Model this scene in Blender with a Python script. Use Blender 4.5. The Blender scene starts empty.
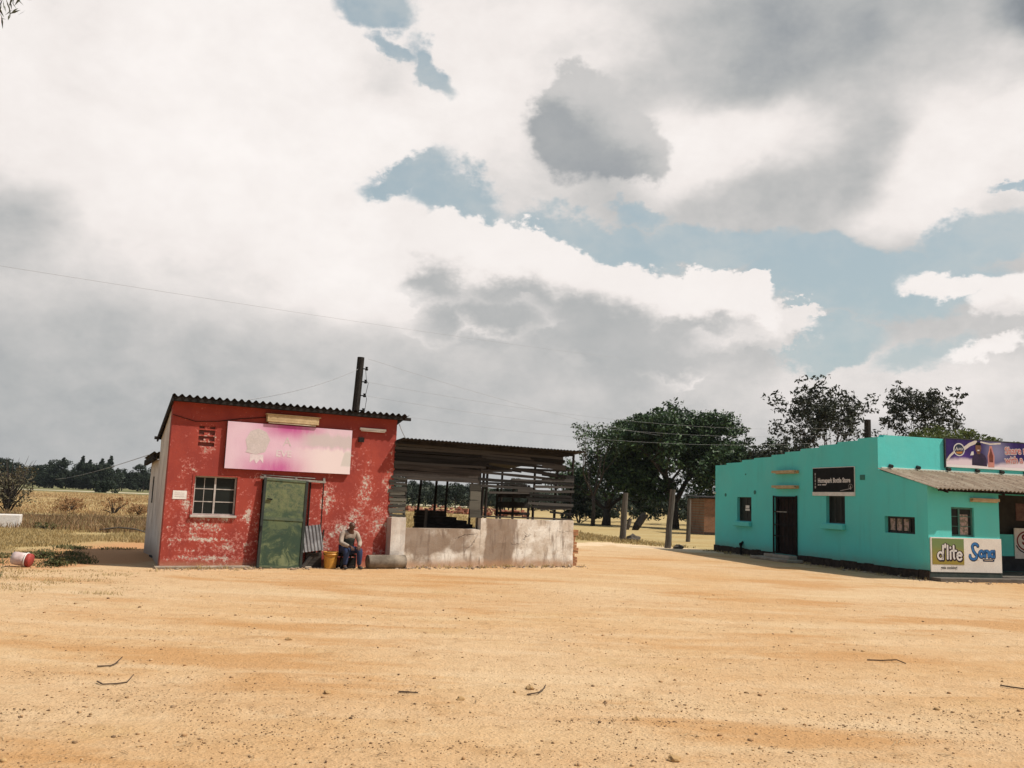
# Two painted shops on a sandy yard under a cloudy sky.  All sizes in metres.
import bpy, bmesh, math, random
import numpy as np
from mathutils import Vector, Matrix, noise as mnoise
R = math.radians
PI = math.pi
sc = bpy.context.scene
col = sc.collection
random.seed(7)
RNG = np.random.default_rng(7)

# ------------------------------------------------------------------ node helper
class G:
    def __init__(s, nt): s.nt = nt
    def n(s, t, ins=None, **props):
        nd = s.nt.nodes.new(t)
        for k, v in props.items(): setattr(nd, k, v)
        for k, v in (ins or {}).items():
            so = nd.inputs[k]
            if isinstance(v, bpy.types.NodeSocket): s.nt.links.new(v, so)
            else: so.default_value = v
        return nd
    def m(s, op, a, b=0.0, c=0.0, clamp=False):
        return s.n('ShaderNodeMath', {0: a, 1: b, 2: c}, operation=op, use_clamp=clamp).outputs[0]
    def v(s, op, a, b=(0, 0, 0)):
        nd = s.n('ShaderNodeVectorMath', {0: a, 1: b}, operation=op)
        return nd.outputs['Value'] if op in ('LENGTH', 'DOT_PRODUCT', 'DISTANCE') else nd.outputs[0]
    def scale(s, a, f):
        return s.n('ShaderNodeVectorMath', {0: a, 'Scale': f}, operation='SCALE').outputs[0]
    def mix(s, f, a, b, blend='MIX'):
        a = (*a, 1) if isinstance(a, tuple) and len(a) == 3 else a
        b = (*b, 1) if isinstance(b, tuple) and len(b) == 3 else b
        nd = s.n('ShaderNodeMix', {0: f, 6: a, 7: b}, data_type='RGBA', blend_type=blend)
        return nd.outputs[2]
    def mixf(s, f, a, b):
        return s.n('ShaderNodeMix', {0: f, 2: a, 3: b}, data_type='FLOAT').outputs[0]
    def rng(s, x, a, b, c=0.0, d=1.0, smooth=True):
        return s.n('ShaderNodeMapRange', {0: x, 1: a, 2: b, 3: c, 4: d},
                   interpolation_type='SMOOTHSTEP' if smooth else 'LINEAR').outputs[0]
    def noise(s, vec, scale, detail=5.0, rough=0.55, dist=0.0, colour=False):
        nd = s.n('ShaderNodeTexNoise', {'Vector': vec, 'Scale': scale, 'Detail': detail, 'Roughness': rough, 'Distortion': dist})
        return nd.outputs[1 if colour else 0]
    def vor(s, vec, scale, out='Distance', feature='F1'):
        return s.n('ShaderNodeTexVoronoi', {'Vector': vec, 'Scale': scale}, feature=feature).outputs[out]
    def mapping(s, vec, loc=(0, 0, 0), rot=(0, 0, 0), sca=(1, 1, 1), typ='POINT'):
        return s.n('ShaderNodeMapping', {'Vector': vec, 'Location': loc, 'Rotation': rot, 'Scale': sca}, vector_type=typ).outputs[0]
    def blob(s, vec, c, r, rot=0.0, soft=0.0, axis='z'):
        rv = (0, 0, rot) if axis == 'z' else (0, rot, 0)
        d = s.v('LENGTH', s.mapping(vec, c, rv, r, 'TEXTURE'))
        return s.rng(d, 1.0, soft, 0.0, 1.0)
    def sep(s, vec):
        nd = s.n('ShaderNodeSeparateXYZ', {0: vec}); return nd.outputs
    def comb(s, x, y, z=0.0):
        return s.n('ShaderNodeCombineXYZ', {0: x, 1: y, 2: z}).outputs[0]

MATS = {}
def mat(name, fn):
    """fn(g, pos) -> dict(color, rough, bump=(height, strength, distance), metal, spec, ...)"""
    if name in MATS: return MATS[name]
    m = bpy.data.materials.new(name); m.use_nodes = True
    nt = m.node_tree; g = G(nt)
    bs = nt.nodes['Principled BSDF']
    pos = g.n('ShaderNodeTexCoord').outputs['Object']
    d = fn(g, pos)
    def setin(k, v):
        if isinstance(v, bpy.types.NodeSocket): nt.links.new(v, bs.inputs[k])
        else: bs.inputs[k].default_value = (*v, 1) if isinstance(v, tuple) and len(v) == 3 else v
    setin('Base Color', d['color'])
    setin('Roughness', d.get('rough', .8))
    setin('Metallic', d.get('metal', 0.0))
    setin('Specular IOR Level', d.get('spec', .3))
    if 'trans' in d: setin('Transmission Weight', d['trans'])
    if 'alpha' in d: setin('Alpha', d['alpha'])
    if 'bump' in d:
        h, st, di = d['bump']
        b = g.n('ShaderNodeBump', {'Height': h, 'Strength': st, 'Distance': di})
        nt.links.new(b.outputs[0], bs.inputs['Normal'])
    if d.get('leaf'):
        tr = g.n('ShaderNodeBsdfTranslucent'); nt.links.new(d['color'], tr.inputs[0]) if isinstance(d['color'], bpy.types.NodeSocket) else None
        mx = g.n('ShaderNodeMixShader', {0: d['leaf'], 1: bs.outputs[0], 2: tr.outputs[0]})
        nt.links.new(mx.outputs[0], nt.nodes['Material Output'].inputs[0])
    MATS[name] = m
    return m

def simple(name, c1, c2, sc_=4.0, rough=.8, bump=.3, bscale=30.0, spec=.3, metal=0.0, detail=6, dist=.01, stretch=(1, 1, 1), lo=.35, hi=.65, island=None):
    def f(g, p):
        q = g.mapping(p, sca=stretch)
        a = g.noise(q, sc_, detail, .6)
        b = g.noise(q, bscale, 4, .6)
        c = g.mix(g.rng(a, lo, hi), c1, c2)
        c = g.mix(g.rng(b, .3, .7, 0, .35), c, tuple(x * .6 for x in c1))
        if island:                              # every board weathered differently
            ri = g.n('ShaderNodeNewGeometry').outputs['Random Per Island']
            c = g.mix(g.rng(ri, .35, 1.0, 0, .9), c, g.mix(a, island, tuple(x * .6 for x in island)))
        return dict(color=c, rough=rough, spec=spec, metal=metal, bump=(b, bump, dist))
    return mat(name, f)

# ------------------------------------------------------------------ mesh helper
class MB:
    def __init__(s): s.v = []; s.f = []; s.mi = []; s.m = 0
    def vert(s, p): s.v.append(tuple(p)); return len(s.v) - 1
    def face(s, pts):
        i = [s.vert(p) for p in pts]; s.f.append(i); s.mi.append(s.m)
    def box(s, a, b, rot=None, piv=None):
        (x0, y0, z0), (x1, y1, z1) = a, b
        P = [Vector(p) for p in ((x0, y0, z0), (x1, y0, z0), (x1, y1, z0), (x0, y1, z0), (x0, y0, z1), (x1, y0, z1), (x1, y1, z1), (x0, y1, z1))]
        if rot is not None:
            pv = Vector(piv) if piv is not None else (P[0] + P[6]) / 2
            P = [rot @ (p - pv) + pv for p in P]
        k = len(s.v); s.v += [tuple(p) for p in P]
        for q in ((0, 3, 2, 1), (4, 5, 6, 7), (0, 1, 5, 4), (1, 2, 6, 5), (2, 3, 7, 6), (3, 0, 4, 7)):
            s.f.append([k + i for i in q]); s.mi.append(s.m)
        return s
    def bar(s, a, b, w, h=None, roll=0.0):
        """square-section bar from a to b"""
        h = h or w
        a, b = Vector(a), Vector(b); d = (b - a).normalized()
        up = Vector((0, 0, 1)) if abs(d.z) < .95 else Vector((0, 1, 0))
        x = d.cross(up).normalized(); y = x.cross(d)
        k = len(s.v)
        for p in (a, b):
            for sx, sy in ((-1, -1), (1, -1), (1, 1), (-1, 1)):
                s.v.append(tuple(p + x * (sx * w / 2) + y * (sy * h / 2)))
        for q in ((3, 2, 1, 0), (4, 5, 6, 7), (0, 1, 5, 4), (1, 2, 6, 5), (2, 3, 7, 6), (3, 0, 4, 7)):
            s.f.append([k + i for i in q]); s.mi.append(s.m)
        return s
    def tube(s, pts, radii, n=8, cap=True, wob=0.0):
        pts = [Vector(p) for p in pts]
        if not hasattr(radii, '__len__'): radii = [radii] * len(pts)
        rings = []; X = None
        for i, p in enumerate(pts):
            d = (pts[min(i + 1, len(pts) - 1)] - pts[max(i - 1, 0)])
            d = d.normalized() if d.length > 1e-9 else Vector((0, 0, 1))
            if X is None: X = d.orthogonal().normalized()
            X = (X - d * X.dot(d)); X = X.normalized() if X.length > 1e-6 else d.orthogonal().normalized()
            Y = d.cross(X); ring = []
            for j in range(n):
                a = 2 * PI * j / n
                r = radii[i] * (1 + (random.uniform(-wob, wob) if wob else 0))
                ring.append(s.vert(p + (X * math.cos(a) + Y * math.sin(a)) * r))
            rings.append(ring)
        for A, B in zip(rings, rings[1:]):
            for j in range(n):
                s.f.append([A[j], A[(j + 1) % n], B[(j + 1) % n], B[j]]); s.mi.append(s.m)
        if cap:
            s.f.append(rings[0][::-1]); s.mi.append(s.m); s.f.append(rings[-1]); s.mi.append(s.m)
        return s
    def build(s, name, m, parent=None, smooth=False, bevel=0.0, loc=None, rotz=None):
        me = bpy.data.meshes.new(name); me.from_pydata(s.v, [], s.f)
        for x in (m if isinstance(m, (list, tuple)) else [m]): me.materials.append(x)
        if any(s.mi): me.polygons.foreach_set('material_index', s.mi)
        if smooth: me.polygons.foreach_set('use_smooth', [True] * len(me.polygons))
        me.validate(); me.update()
        o = bpy.data.objects.new(name, me); col.objects.link(o)
        if parent: o.parent = parent
        if loc is not None: o.location = loc
        if rotz is not None: o.rotation_euler = (0, 0, rotz)
        if bevel:
            b = o.modifiers.new('bevel', 'BEVEL'); b.width = bevel; b.segments = 2; b.limit_method = 'ANGLE'
        return o

def tag(o, label=None, cat=None, group=None, kind=None):
    if label: o['label'] = label
    if cat: o['category'] = cat
    if group: o['group'] = group
    if kind: o['kind'] = kind
    return o

def thing(name, label, cat, loc=(0, 0, 0), rotz=0.0, group=None):
    o = bpy.data.objects.new(name, None); col.objects.link(o)
    o.location = loc; o.rotation_euler = (0, 0, rotz); o.empty_display_size = .2
    return tag(o, label, cat, group)

def copy_tree(o, parent=None):
    c = o.copy(); col.objects.link(c); c.parent = parent
    for ch in list(o.children): copy_tree(ch, c)
    return c

def arr_mesh(name, V, F, m, parent=None, mi=None, smooth=False):
    """V (n,3) and F (k,3 or 4) numpy arrays -> object"""
    me = bpy.data.meshes.new(name); V = np.asarray(V, np.float32); F = np.asarray(F, np.int32)
    k = F.shape[1]
    me.vertices.add(len(V)); me.vertices.foreach_set('co', V.ravel())
    me.loops.add(F.size); me.loops.foreach_set('vertex_index', F.ravel())
    me.polygons.add(len(F)); me.polygons.foreach_set('loop_start', np.arange(0, F.size, k, dtype=np.int32))
    me.polygons.foreach_set('loop_total', np.full(len(F), k, np.int32))
    for x in (m if isinstance(m, (list, tuple)) else [m]): me.materials.append(x)
    if mi is not None: me.polygons.foreach_set('material_index', np.asarray(mi, np.int32))
    if smooth: me.polygons.foreach_set('use_smooth', np.ones(len(F), bool))
    me.update(calc_edges=True); me.validate()
    o = bpy.data.objects.new(name, me); col.objects.link(o)
    if parent: o.parent = parent
    return o

def wall(mb, xs0, xs1, z0, z1, holes, y0, y1, tops=None, notch=None):
    """upright wall in the local XZ plane with real openings; front face at y0, back at y1.
    holes = (x0,x1,z0,z1); anything empty gets its reveal faces"""
    X = sorted({xs0, xs1, *[h[0] for h in holes], *[h[1] for h in holes]})
    Z = sorted({z0, z1, *[h[2] for h in holes], *[h[3] for h in holes]})
    X = [x for x in X if xs0 <= x <= xs1]; Z = [z for z in Z if z0 <= z <= z1]
    nx, nz = len(X) - 1, len(Z) - 1
    S = [[True] * nz for _ in range(nx)]
    for i in range(nx):
        for j in range(nz):
            cx, cz = (X[i] + X[i + 1]) / 2, (Z[j] + Z[j + 1]) / 2
            if any(h[0] < cx < h[1] and h[2] < cz < h[3] for h in holes): S[i][j] = False
    def solid(i, j): return 0 <= i < nx and 0 <= j < nz and S[i][j]
    for i in range(nx):
        for j in range(nz):
            if not S[i][j]: continue
            a, b, c, d = X[i], X[i + 1], Z[j], Z[j + 1]
            mb.face([(a, y0, c), (b, y0, c), (b, y0, d), (a, y0, d)])
            mb.face([(b, y1, c), (a, y1, c), (a, y1, d), (b, y1, d)])
            if not solid(i - 1, j): mb.face([(a, y1, c), (a, y0, c), (a, y0, d), (a, y1, d)])
            if not solid(i + 1, j): mb.face([(b, y0, c), (b, y1, c), (b, y1, d), (b, y0, d)])
            if not solid(i, j - 1): mb.face([(a, y1, c), (b, y1, c), (b, y0, c), (a, y0, c)])
            if not solid(i, j + 1): mb.face([(a, y0, d), (b, y0, d), (b, y1, d), (a, y1, d)])
    return mb

def corrugated(mb, L, W, pitch=.09, amp=.018, seg=6, thick=.004, rag=0.0, rnd=None):
    """sheet in local XY: ridges run along Y (length W), waves along X (length L)"""
    n = int(L / pitch * seg); rnd = rnd or random
    ys = np.linspace(0, W, max(2, int(W / .6) + 1))
    for side in (0, 1):
        k = len(mb.v)
        rg = [rnd.uniform(-rag, rag) if rag else 0 for _ in range(n + 1)]
        for jy, y in enumerate(ys):
            for i in range(n + 1):
                x = L * i / n
                z = amp * math.sin(2 * PI * x / pitch) + (thick if side else 0)
                mb.v.append((x, y + (rg[i // (seg * 8) * (seg * 8)] if jy == 0 else 0), z))
        for j in range(len(ys) - 1):
            for i in range(n):
                a = k + j * (n + 1) + i; q = [a, a + 1, a + n + 2, a + n + 1]
                mb.f.append(q if side else q[::-1]); mb.mi.append(mb.m)
    return mb

def xf(mb, M):
    mb.v = [tuple(M @ Vector(p)) for p in mb.v]; return mb

def text_mesh(name, s, size, m, parent, loc, rot, extrude=.002, offset=0.0, sx=1.0, shear=0.0, align='LEFT', space=1.0):
    cu = bpy.data.curves.new(name, 'FONT'); cu.body = s; cu.size = size; cu.extrude = extrude; cu.offset = offset
    cu.shear = shear; cu.align_x = align; cu.align_y = 'BOTTOM_BASELINE'; cu.space_character = space; cu.resolution_u = 3
    t = bpy.data.objects.new(name + '_src', cu); col.objects.link(t)
    dg = bpy.context.evaluated_depsgraph_get(); dg.update()
    me = bpy.data.meshes.new_from_object(t.evaluated_get(dg))
    bpy.data.objects.remove(t); bpy.data.curves.remove(cu)
    me.materials.clear(); me.materials.append(m); me.name = name
    o = bpy.data.objects.new(name, me); col.objects.link(o); o.parent = parent
    o.matrix_local = Matrix.Translation(loc) @ rot @ Matrix.Diagonal((sx, 1, 1, 1))
    return o

def stroke(mb, pts, w, y, t=.006):
    """flat rounded pen stroke in the local XZ plane (facing -y), thickness t"""
    pts = [Vector((p[0], p[1])) for p in pts]; n = len(pts); Lf, Rt = [], []
    for i, p in enumerate(pts):
        d = (pts[min(i + 1, n - 1)] - pts[max(i - 1, 0)]).normalized(); nrm = Vector((-d.y, d.x))
        Lf.append(p + nrm * w / 2); Rt.append(p - nrm * w / 2)
    def cap(p, d, sgn):
        b = math.atan2(d.y, d.x); return [p + Vector((math.cos(b + a), math.sin(b + a))) * (w / 2) for a in np.linspace(PI / 2, -PI / 2, 7)]
    d0 = (pts[0] - pts[1]).normalized(); d1 = (pts[-1] - pts[-2]).normalized()
    def fan(c, arc):
        for a, b in zip(arc, arc[1:]): mb.face([(c.x, y, c.y), (b.x, y, b.y), (a.x, y, a.y)][::-1])
    for i in range(n - 1):
        a, b, c, d = Rt[i], Rt[i + 1], Lf[i + 1], Lf[i]
        mb.face([(a.x, y, a.y), (b.x, y, b.y), (c.x, y, c.y), (d.x, y, d.y)])
    fan(pts[0], cap(pts[0], d0, 1)); fan(pts[-1], cap(pts[-1], d1, 1))
    return mb

def arc(cx, cz, rx, rz, a0, a1, n=14):
    return [(cx + rx * math.cos(R(a)), cz + rz * math.sin(R(a))) for a in np.linspace(a0, a1, n)]
def poly(mb, pts, y):
    mb.face([(p[0], y, p[1]) for p in pts]); return mb

# frames of the two shops
RA = R(30.81); RO = Vector((-7.6421, 19.6082, 0))
TA = R(14.83); TO = Vector((11.9191, 24.8269, 0))
def rf(x, y, z=0.0):
    return (RO.x + x * math.cos(RA) - y * math.sin(RA), RO.y + x * math.sin(RA) + y * math.cos(RA), z)
def tf(x, y, z=0.0):
    return (TO.x + x * math.cos(TA) - y * math.sin(TA), TO.y + x * math.sin(TA) + y * math.cos(TA), z)
TL = TA - PI / 2          # frame of the long left wall: local +x runs towards the camera, local -y faces out
HAZE = True
# the cloudscape, as patches of sky: ((azimuth, elevation), radii, turn, brightness, softness, weight)
SKY_L = [
    ((-0.3841, 0.4169, 0), (0.5503, 0.2944, 1), -0.136, 0.9, 0.35, 1),
    ((0.0186, 0.5001, 0), (0.2324, 0.1203, 1), 0.038, 0.86, 0.2, 0.95),
    ((-0.4756, 0.0326, 0), (0.6334, 0.1728, 1), -0.032, 0.46, 0.25, 1),
    ((-0.4284, 0.1299, 0), (0.3182, 0.0734, 1), -0.101, 0.53, 0.1, 0.8),
    ((-0.5509, 0.2501, 0), (0.1048, 0.0581, 1), -0.049, 0.5, 0.1, 0.9),
    ((-0.4665, 0.4196, 0), (0.0893, 0.0567, 1), 0.038, 0.76, 0.1, 0.7),
    ((-0.1590, 0.4279, 0), (0.0947, 0.0623, 1), 0.038, 0.66, 0.0, 0.8),
    ((-0.1721, 0.2696, 0), (0.1727, 0.1112, 1), -0.398, 0.95, 0.25, 0.95),
    ((0.3142, 0.4935, 0), (0.1843, 0.1012, 1), 0.178, 0.37, 0.25, 1),
    ((0.2114, 0.4870, 0), (0.0937, 0.0497, 1), 0.387, 0.52, 0.1, 0.8),
    ((0.0435, 0.4885, 0), (0.1585, 0.0425, 1), 0.038, 0.8, 0.1, 0.9),
    ((-0.0084, 0.4220, 0), (0.0725, 0.0846, 1), 0.038, 0.86, 0.1, 0.9),
    ((0.4596, 0.4126, 0), (0.1482, 0.0480, 1), 0.475, 0.8, 0.1, 0.8),
    ((0.5563, 0.4827, 0), (0.0731, 0.0611, 1), 0.038, 0.26, 0.2, 1),
    ((0.4865, 0.3456, 0), (0.1709, 0.0783, 1), 0.213, 0.88, 0.3, 1),
    ((0.2355, 0.3780, 0), (0.1481, 0.0634, 1), 0.038, 0.88, 0.2, 0.95),
    ((-0.0613, 0.3929, 0), (0.1080, 0.0429, 1), -0.136, 0.84, 0.1, 0.8),
    ((0.4609, 0.4599, 0), (0.0898, 0.0653, 1), -0.660, 0.62, 0.1, 0.8),
    ((0.3722, 0.3582, 0), (0.0629, 0.0716, 1), -0.311, 0.5, 0.1, 1),
    ((0.2584, 0.3269, 0), (0.1677, 0.0301, 1), 0.038, 0.52, 0.1, 0.9),
    ((0.3942, 0.1145, 0), (0.3268, 0.0745, 1), 0.038, 0.73, 0.3, 1),
    ((0.0569, 0.0929, 0), (0.2303, 0.0574, 1), 0.038, 0.54, 0.2, 0.8),
    ((-0.2046, 0.0699, 0), (0.1656, 0.0450, 1), 0.038, 0.52, 0.2, 0.5),
]
SKY_GAP = [
    ((-0.1839, 0.5241, 0), (0.0908, 0.0463, 1), -0.223, 0, 0.0, 1),
    ((-0.1134, 0.4629, 0), (0.0843, 0.0348, 1), -0.625, 0, 0.0, 1),
    ((-0.1651, 0.4807, 0), (0.0620, 0.0240, 1), -0.485, 0, 0.0, 0.8),
    ((-0.1430, 0.3634, 0), (0.0989, 0.0324, 1), 0.178, 0, 0.0, 1),
    ((-0.0763, 0.3376, 0), (0.1141, 0.0484, 1), -0.398, 0, 0.0, 1),
    ((0.0858, 0.3010, 0), (0.1946, 0.0424, 1), -0.101, 0, 0.1, 1),
    ((0.2361, 0.2919, 0), (0.1799, 0.0437, 1), -0.101, 0, 0.2, 0.9),
    ((0.3861, 0.2477, 0), (0.2036, 0.0654, 1), -0.049, 0, 0.25, 1),
    ((0.3443, 0.1906, 0), (0.1352, 0.0325, 1), 0.038, 0, 0.2, 0.8),
    ((0.4848, 0.2863, 0), (0.1127, 0.0400, 1), 0.126, 0, 0.2, 0.8),
    ((0.5323, 0.3346, 0), (0.0361, 0.0134, 1), 0.038, 0, 0.2, 0.8),
    ((0.4535, 0.1710, 0), (0.1233, 0.0311, 1), 0.038, 0, 0.1, 0.6),
    ((0.1439, 0.3266, 0), (0.0701, 0.0198, 1), 0.038, 0, 0.1, 0.7),
]
SKY_C1 = [
    ((-0.0789, 0.2727, 0), (0.0753, 0.0787, 1), -0.223, 0, 0, 1),
    ((0.0042, 0.2653, 0), (0.1241, 0.0701, 1), -0.136, 0, 0, 1),
    ((0.0994, 0.2314, 0), (0.1748, 0.0851, 1), -0.101, 0, 0, 1),
    ((0.2141, 0.2316, 0), (0.1238, 0.0535, 1), -0.101, 0, 0, 1),
    ((0.1239, 0.1748, 0), (0.1496, 0.0684, 1), 0.038, 0, 0, 1),
    ((-0.0404, 0.2042, 0), (0.1288, 0.0572, 1), 0.038, 0, 0, 0.9),
    ((0.2642, 0.2363, 0), (0.0550, 0.0286, 1), -0.049, 0, 0, 0.9),
]
SKY_C2 = [
    ((0.0849, 0.4121, 0), (0.1031, 0.0891, 1), 0.038, 0, 0, 1),
    ((0.1235, 0.3950, 0), (0.0783, 0.0640, 1), 0.038, 0, 0, 1),
    ((0.0597, 0.4456, 0), (0.0653, 0.0562, 1), 0.038, 0, 0, 1),
]
SKY_C3 = [
    ((0.3235, 0.2096, 0), (0.0423, 0.0130, 1), 0.038, 0, 0, 0.8),
    ((0.2588, 0.1977, 0), (0.1206, 0.0288, 1), 0.108, 0, 0, 0.9),
    ((0.0064, 0.2084, 0), (0.0645, 0.0366, 1), 0.038, 0, 0, 0.9),
]
SKY_C4 = [
    ((0.4599, 0.2408, 0), (0.0811, 0.0246, 1), -0.014, 0, 0, 0.9),
    ((0.5285, 0.2273, 0), (0.0709, 0.0436, 1), 0.038, 0, 0, 1),
    ((0.5176, 0.1681, 0), (0.0532, 0.0180, 1), 0.038, 0, 0, 0.7),
]

# ------------------------------------------------------------------ camera
cd = bpy.data.cameras.new('camera'); cam = bpy.data.objects.new('camera', cd); col.objects.link(cam)
cd.sensor_width = 36; cd.lens = 868.617 / 1024 * 36; cd.clip_start = .1; cd.clip_end = 9000
pt, rl = 0.1323, 0.0383
Fv = Vector((0, math.cos(pt), math.sin(pt))); R0 = Vector((1, 0, 0)); U0 = Vector((0, -math.sin(pt), math.cos(pt)))
Rv = R0 * math.cos(rl) + U0 * math.sin(rl); Uv = U0 * math.cos(rl) - R0 * math.sin(rl)
cam.matrix_world = Matrix(((Rv.x, Uv.x, -Fv.x, 0), (Rv.y, Uv.y, -Fv.y, 0), (Rv.z, Uv.z, -Fv.z, 1.8), (0, 0, 0, 1)))
sc.camera = cam
sc.render.resolution_x, sc.render.resolution_y = 1024, 768
sc.view_settings.view_transform = 'Standard'; sc.view_settings.look = 'None'
sc.view_settings.exposure = 0.0; sc.view_settings.gamma = 1
sc.cycles.max_bounces = 6; sc.cycles.transparent_max_bounces = 8

# ------------------------------------------------------------------ sun and sky
SUN_EL, SUN_AZ = R(54), R(98)           # azimuth clockwise from +Y
sd = Vector((math.sin(SUN_AZ) * math.cos(SUN_EL), math.cos(SUN_AZ) * math.cos(SUN_EL), math.sin(SUN_EL)))
sl = bpy.data.lights.new('sun', 'SUN'); sl.energy = 5.0; sl.angle = R(.6); sl.color = (1.0, .94, .84)
so = bpy.data.objects.new('sun', sl); col.objects.link(so); so.rotation_euler = sd.to_track_quat('Z', 'Y').to_euler(); so.location = (20, 0, 40)

w = bpy.data.worlds.new('World'); sc.world = w; w.use_nodes = True
nt = w.node_tree; nt.nodes.clear(); g = G(nt)
sky = g.n('ShaderNodeTexSky', sky_type='NISHITA', sun_disc=False, sun_elevation=SUN_EL, sun_rotation=SUN_AZ, air_density=1.3, dust_density=2.5, ozone_density=1.0)
d0 = g.v('NORMALIZE', g.n('ShaderNodeTexCoord').outputs['Generated'])
X, Y, Z = g.sep(d0)
az = g.m('ARCTAN2', X, Y); el = g.m('ARCSINE', Z)
q0 = g.comb(az, el, 0.0)
def warp(sc_, amp, det=8.0, rough=.6, seed=0.0):
    # cloud texture is stretched sideways a little, more so near the horizon
    p = g.mapping(d0, (seed, seed * 1.7, -seed), (0, 0, 0), (1, 1, 1.45))
    c = g.noise(p, sc_, det, rough, 0.0, True)
    return g.v('ADD', q0, g.scale(g.v('SUBTRACT', c, (.5, .5, .5)), amp)), p
qb, pb = warp(5.5, .15, 10.0, .64)
qa, pa = warp(3.0, .22, 6.0, .55, 4.3)
nf = g.m('ADD', g.m('MULTIPLY', g.noise(pb, 7.0, 10.0, .64), .72), g.m('MULTIPLY', g.noise(pb, 24.0, 8.0, .62), .28))
nb = g.noise(pa, 2.2, 4.0, .5)
# brightness of the high cloud sheet, patch by patch (azimuth, elevation in radians)
L = .56
for (c, r, rot, target, soft, k) in SKY_L:
    L = g.mixf(g.m('MULTIPLY', g.blob(qa, c, r, rot, soft), k), L, target)
# rest of the sky (behind and overhead): broken cloud
out = g.rng(g.m('ABSOLUTE', az), .62, .95)
hi = g.rng(el, .56, .80)
out = g.m('MAXIMUM', out, hi)
L = g.mixf(out, L, g.rng(nb, .35, .65, .16, .42))
L = g.m('ADD', L, g.m('MULTIPLY', g.m('SUBTRACT', nf, .5), .58))
# gaps of blue
gap = 0.0
for (c, r, rot, target, soft, k) in SKY_GAP:
    gap = g.m('MAXIMUM', gap, g.m('MULTIPLY', g.blob(qb, c, r, rot, soft), k))
gap = g.m('MAXIMUM', gap, g.m('MULTIPLY', out, g.rng(nb, .40, .52)))
gap = g.rng(g.m('ADD', gap, g.m('MULTIPLY', g.m('SUBTRACT', nf, .5), .7)), .28, .68)
def cloudcol(L):
    rp = g.n('ShaderNodeValToRGB', {0: L}); e = rp.color_ramp.elements
    e[0].position = .2; e[0].color = (.20, .225, .25, 1); e[1].position = .98; e[1].color = (.98, .93, .90, 1)
    for p_, c_ in ((.34, (.335, .355, .375)), (.46, (.46, .468, .468)), (.62, (.64, .62, .605)), (.82, (.885, .830, .80))):
        x = e.new(p_); x.color = (*c_, 1)
    return rp.outputs[0]
skyc = g.scale(sky.outputs[0], .105)
# thin veil over the open sky: photographically pale blue-grey
skyc = g.mix(g.m('MULTIPLY', g.rng(el, .0, .5, .80, .62), g.rng(out, 0, 1, 1, .25)), skyc, (.47, .565, .58))
skyc = g.mix(g.m('MULTIPLY', g.rng(nf, .40, .66, 0, .55), g.rng(out, 0, 1, 1, .2)), skyc, (.60, .62, .61))
base = g.mix(gap, cloudcol(L), skyc)
# heaped clouds with bright tops and grey bases
def heap(blobs, q, lit, dark, lift, lo, hi_, base, nk=.55, soft=.04, fade=None):
    def field(qq):
        f = 0.0
        for (c, r, rot, t, s_, k) in blobs: f = g.m('MAXIMUM', f, g.m('MULTIPLY', g.blob(qq, c, r, rot, .0), k))
        return f
    f = field(q); up = field(g.v('ADD', q, (.012, lift, 0)))
    msk = g.rng(g.m('ADD', f, g.m('MULTIPLY', g.m('SUBTRACT', nf, .5), nk)), .16, .16 + soft)
    if fade:                                   # bases melt into the cloud behind
        soft_m = g.rng(g.m('ADD', f, g.m('MULTIPLY', g.m('SUBTRACT', nf, .5), .35)), .05, .75)
        msk = g.mixf(g.rng(up, .10, .45), msk, g.m('MULTIPLY', msk, soft_m))
    sh = g.rng(g.m('ADD', up, g.m('MULTIPLY', g.m('SUBTRACT', nf, .5), .9)), lo, hi_)
    Lc = g.m('ADD', g.mixf(sh, lit, dark), g.m('MULTIPLY', g.m('SUBTRACT', nf, .5), .34))
    return g.mix(msk, base, cloudcol(Lc))
base = heap(SKY_C3, qb, .80, .62, .02, .1, .9, base, .6, .22)
base = heap(SKY_C2, qb, .58, .37, .03, .05, .8, base, .85, .26)
base = heap(SKY_C1, qb, .89, .48, .045, .12, .70, base, .70, .10, True)
base = heap(SKY_C4, qb, .90, .74, .03, .2, .9, base, .75, .30)
# pale band low over the ground haze
base = g.mix(g.rng(el, .10, .0, 0, .35), base, (.47, .475, .475))
base = g.mix(g.rng(Z, -.02, -.10), base, (.25, .2, .13))
bg = g.n('ShaderNodeBackground', {'Color': base, 'Strength': 1.0})
nt.links.new(bg.outputs[0], g.n('ShaderNodeOutputWorld').inputs[0])
w.cycles.sampling_method = 'MANUAL'; w.cycles.sample_map_resolution = 256

# ------------------------------------------------------------------ ground
def vnoise(x, y, s, seed=0):
    x = np.asarray(x) / s + seed * 17.3; y = np.asarray(y) / s - seed * 9.1
    xi = np.floor(x).astype(int); yi = np.floor(y).astype(int); fx = x - xi; fy = y - yi
    fx = fx * fx * (3 - 2 * fx); fy = fy * fy * (3 - 2 * fy)
    def h(a, b):
        n = (a * 374761393 + b * 668265263 + seed * 1442695) & 0x7fffffff
        n = ((n ^ (n >> 13)) * 1274126177) & 0x7fffffff
        return ((n ^ (n >> 16)) & 0xffff) / 65535.0
    return (h(xi, yi) * (1 - fx) + h(xi + 1, yi) * fx) * (1 - fy) + (h(xi, yi + 1) * (1 - fx) + h(xi + 1, yi + 1) * fx) * fy
BX = [-60, -30, -16, -12, -10, -8.2, -5, 0, 1.6, 4.5, 8, 10.5, 13.5, 20, 40, 60]
BY = [14.5, 15.0, 16.6, 17.6, 18.6, 21.5, 24, 30, 37, 41, 37.5, 37, 43, 45, 45, 45]
def border(x): return np.interp(x, BX, BY)      # the yard's sand ends and the grass begins here
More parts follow.
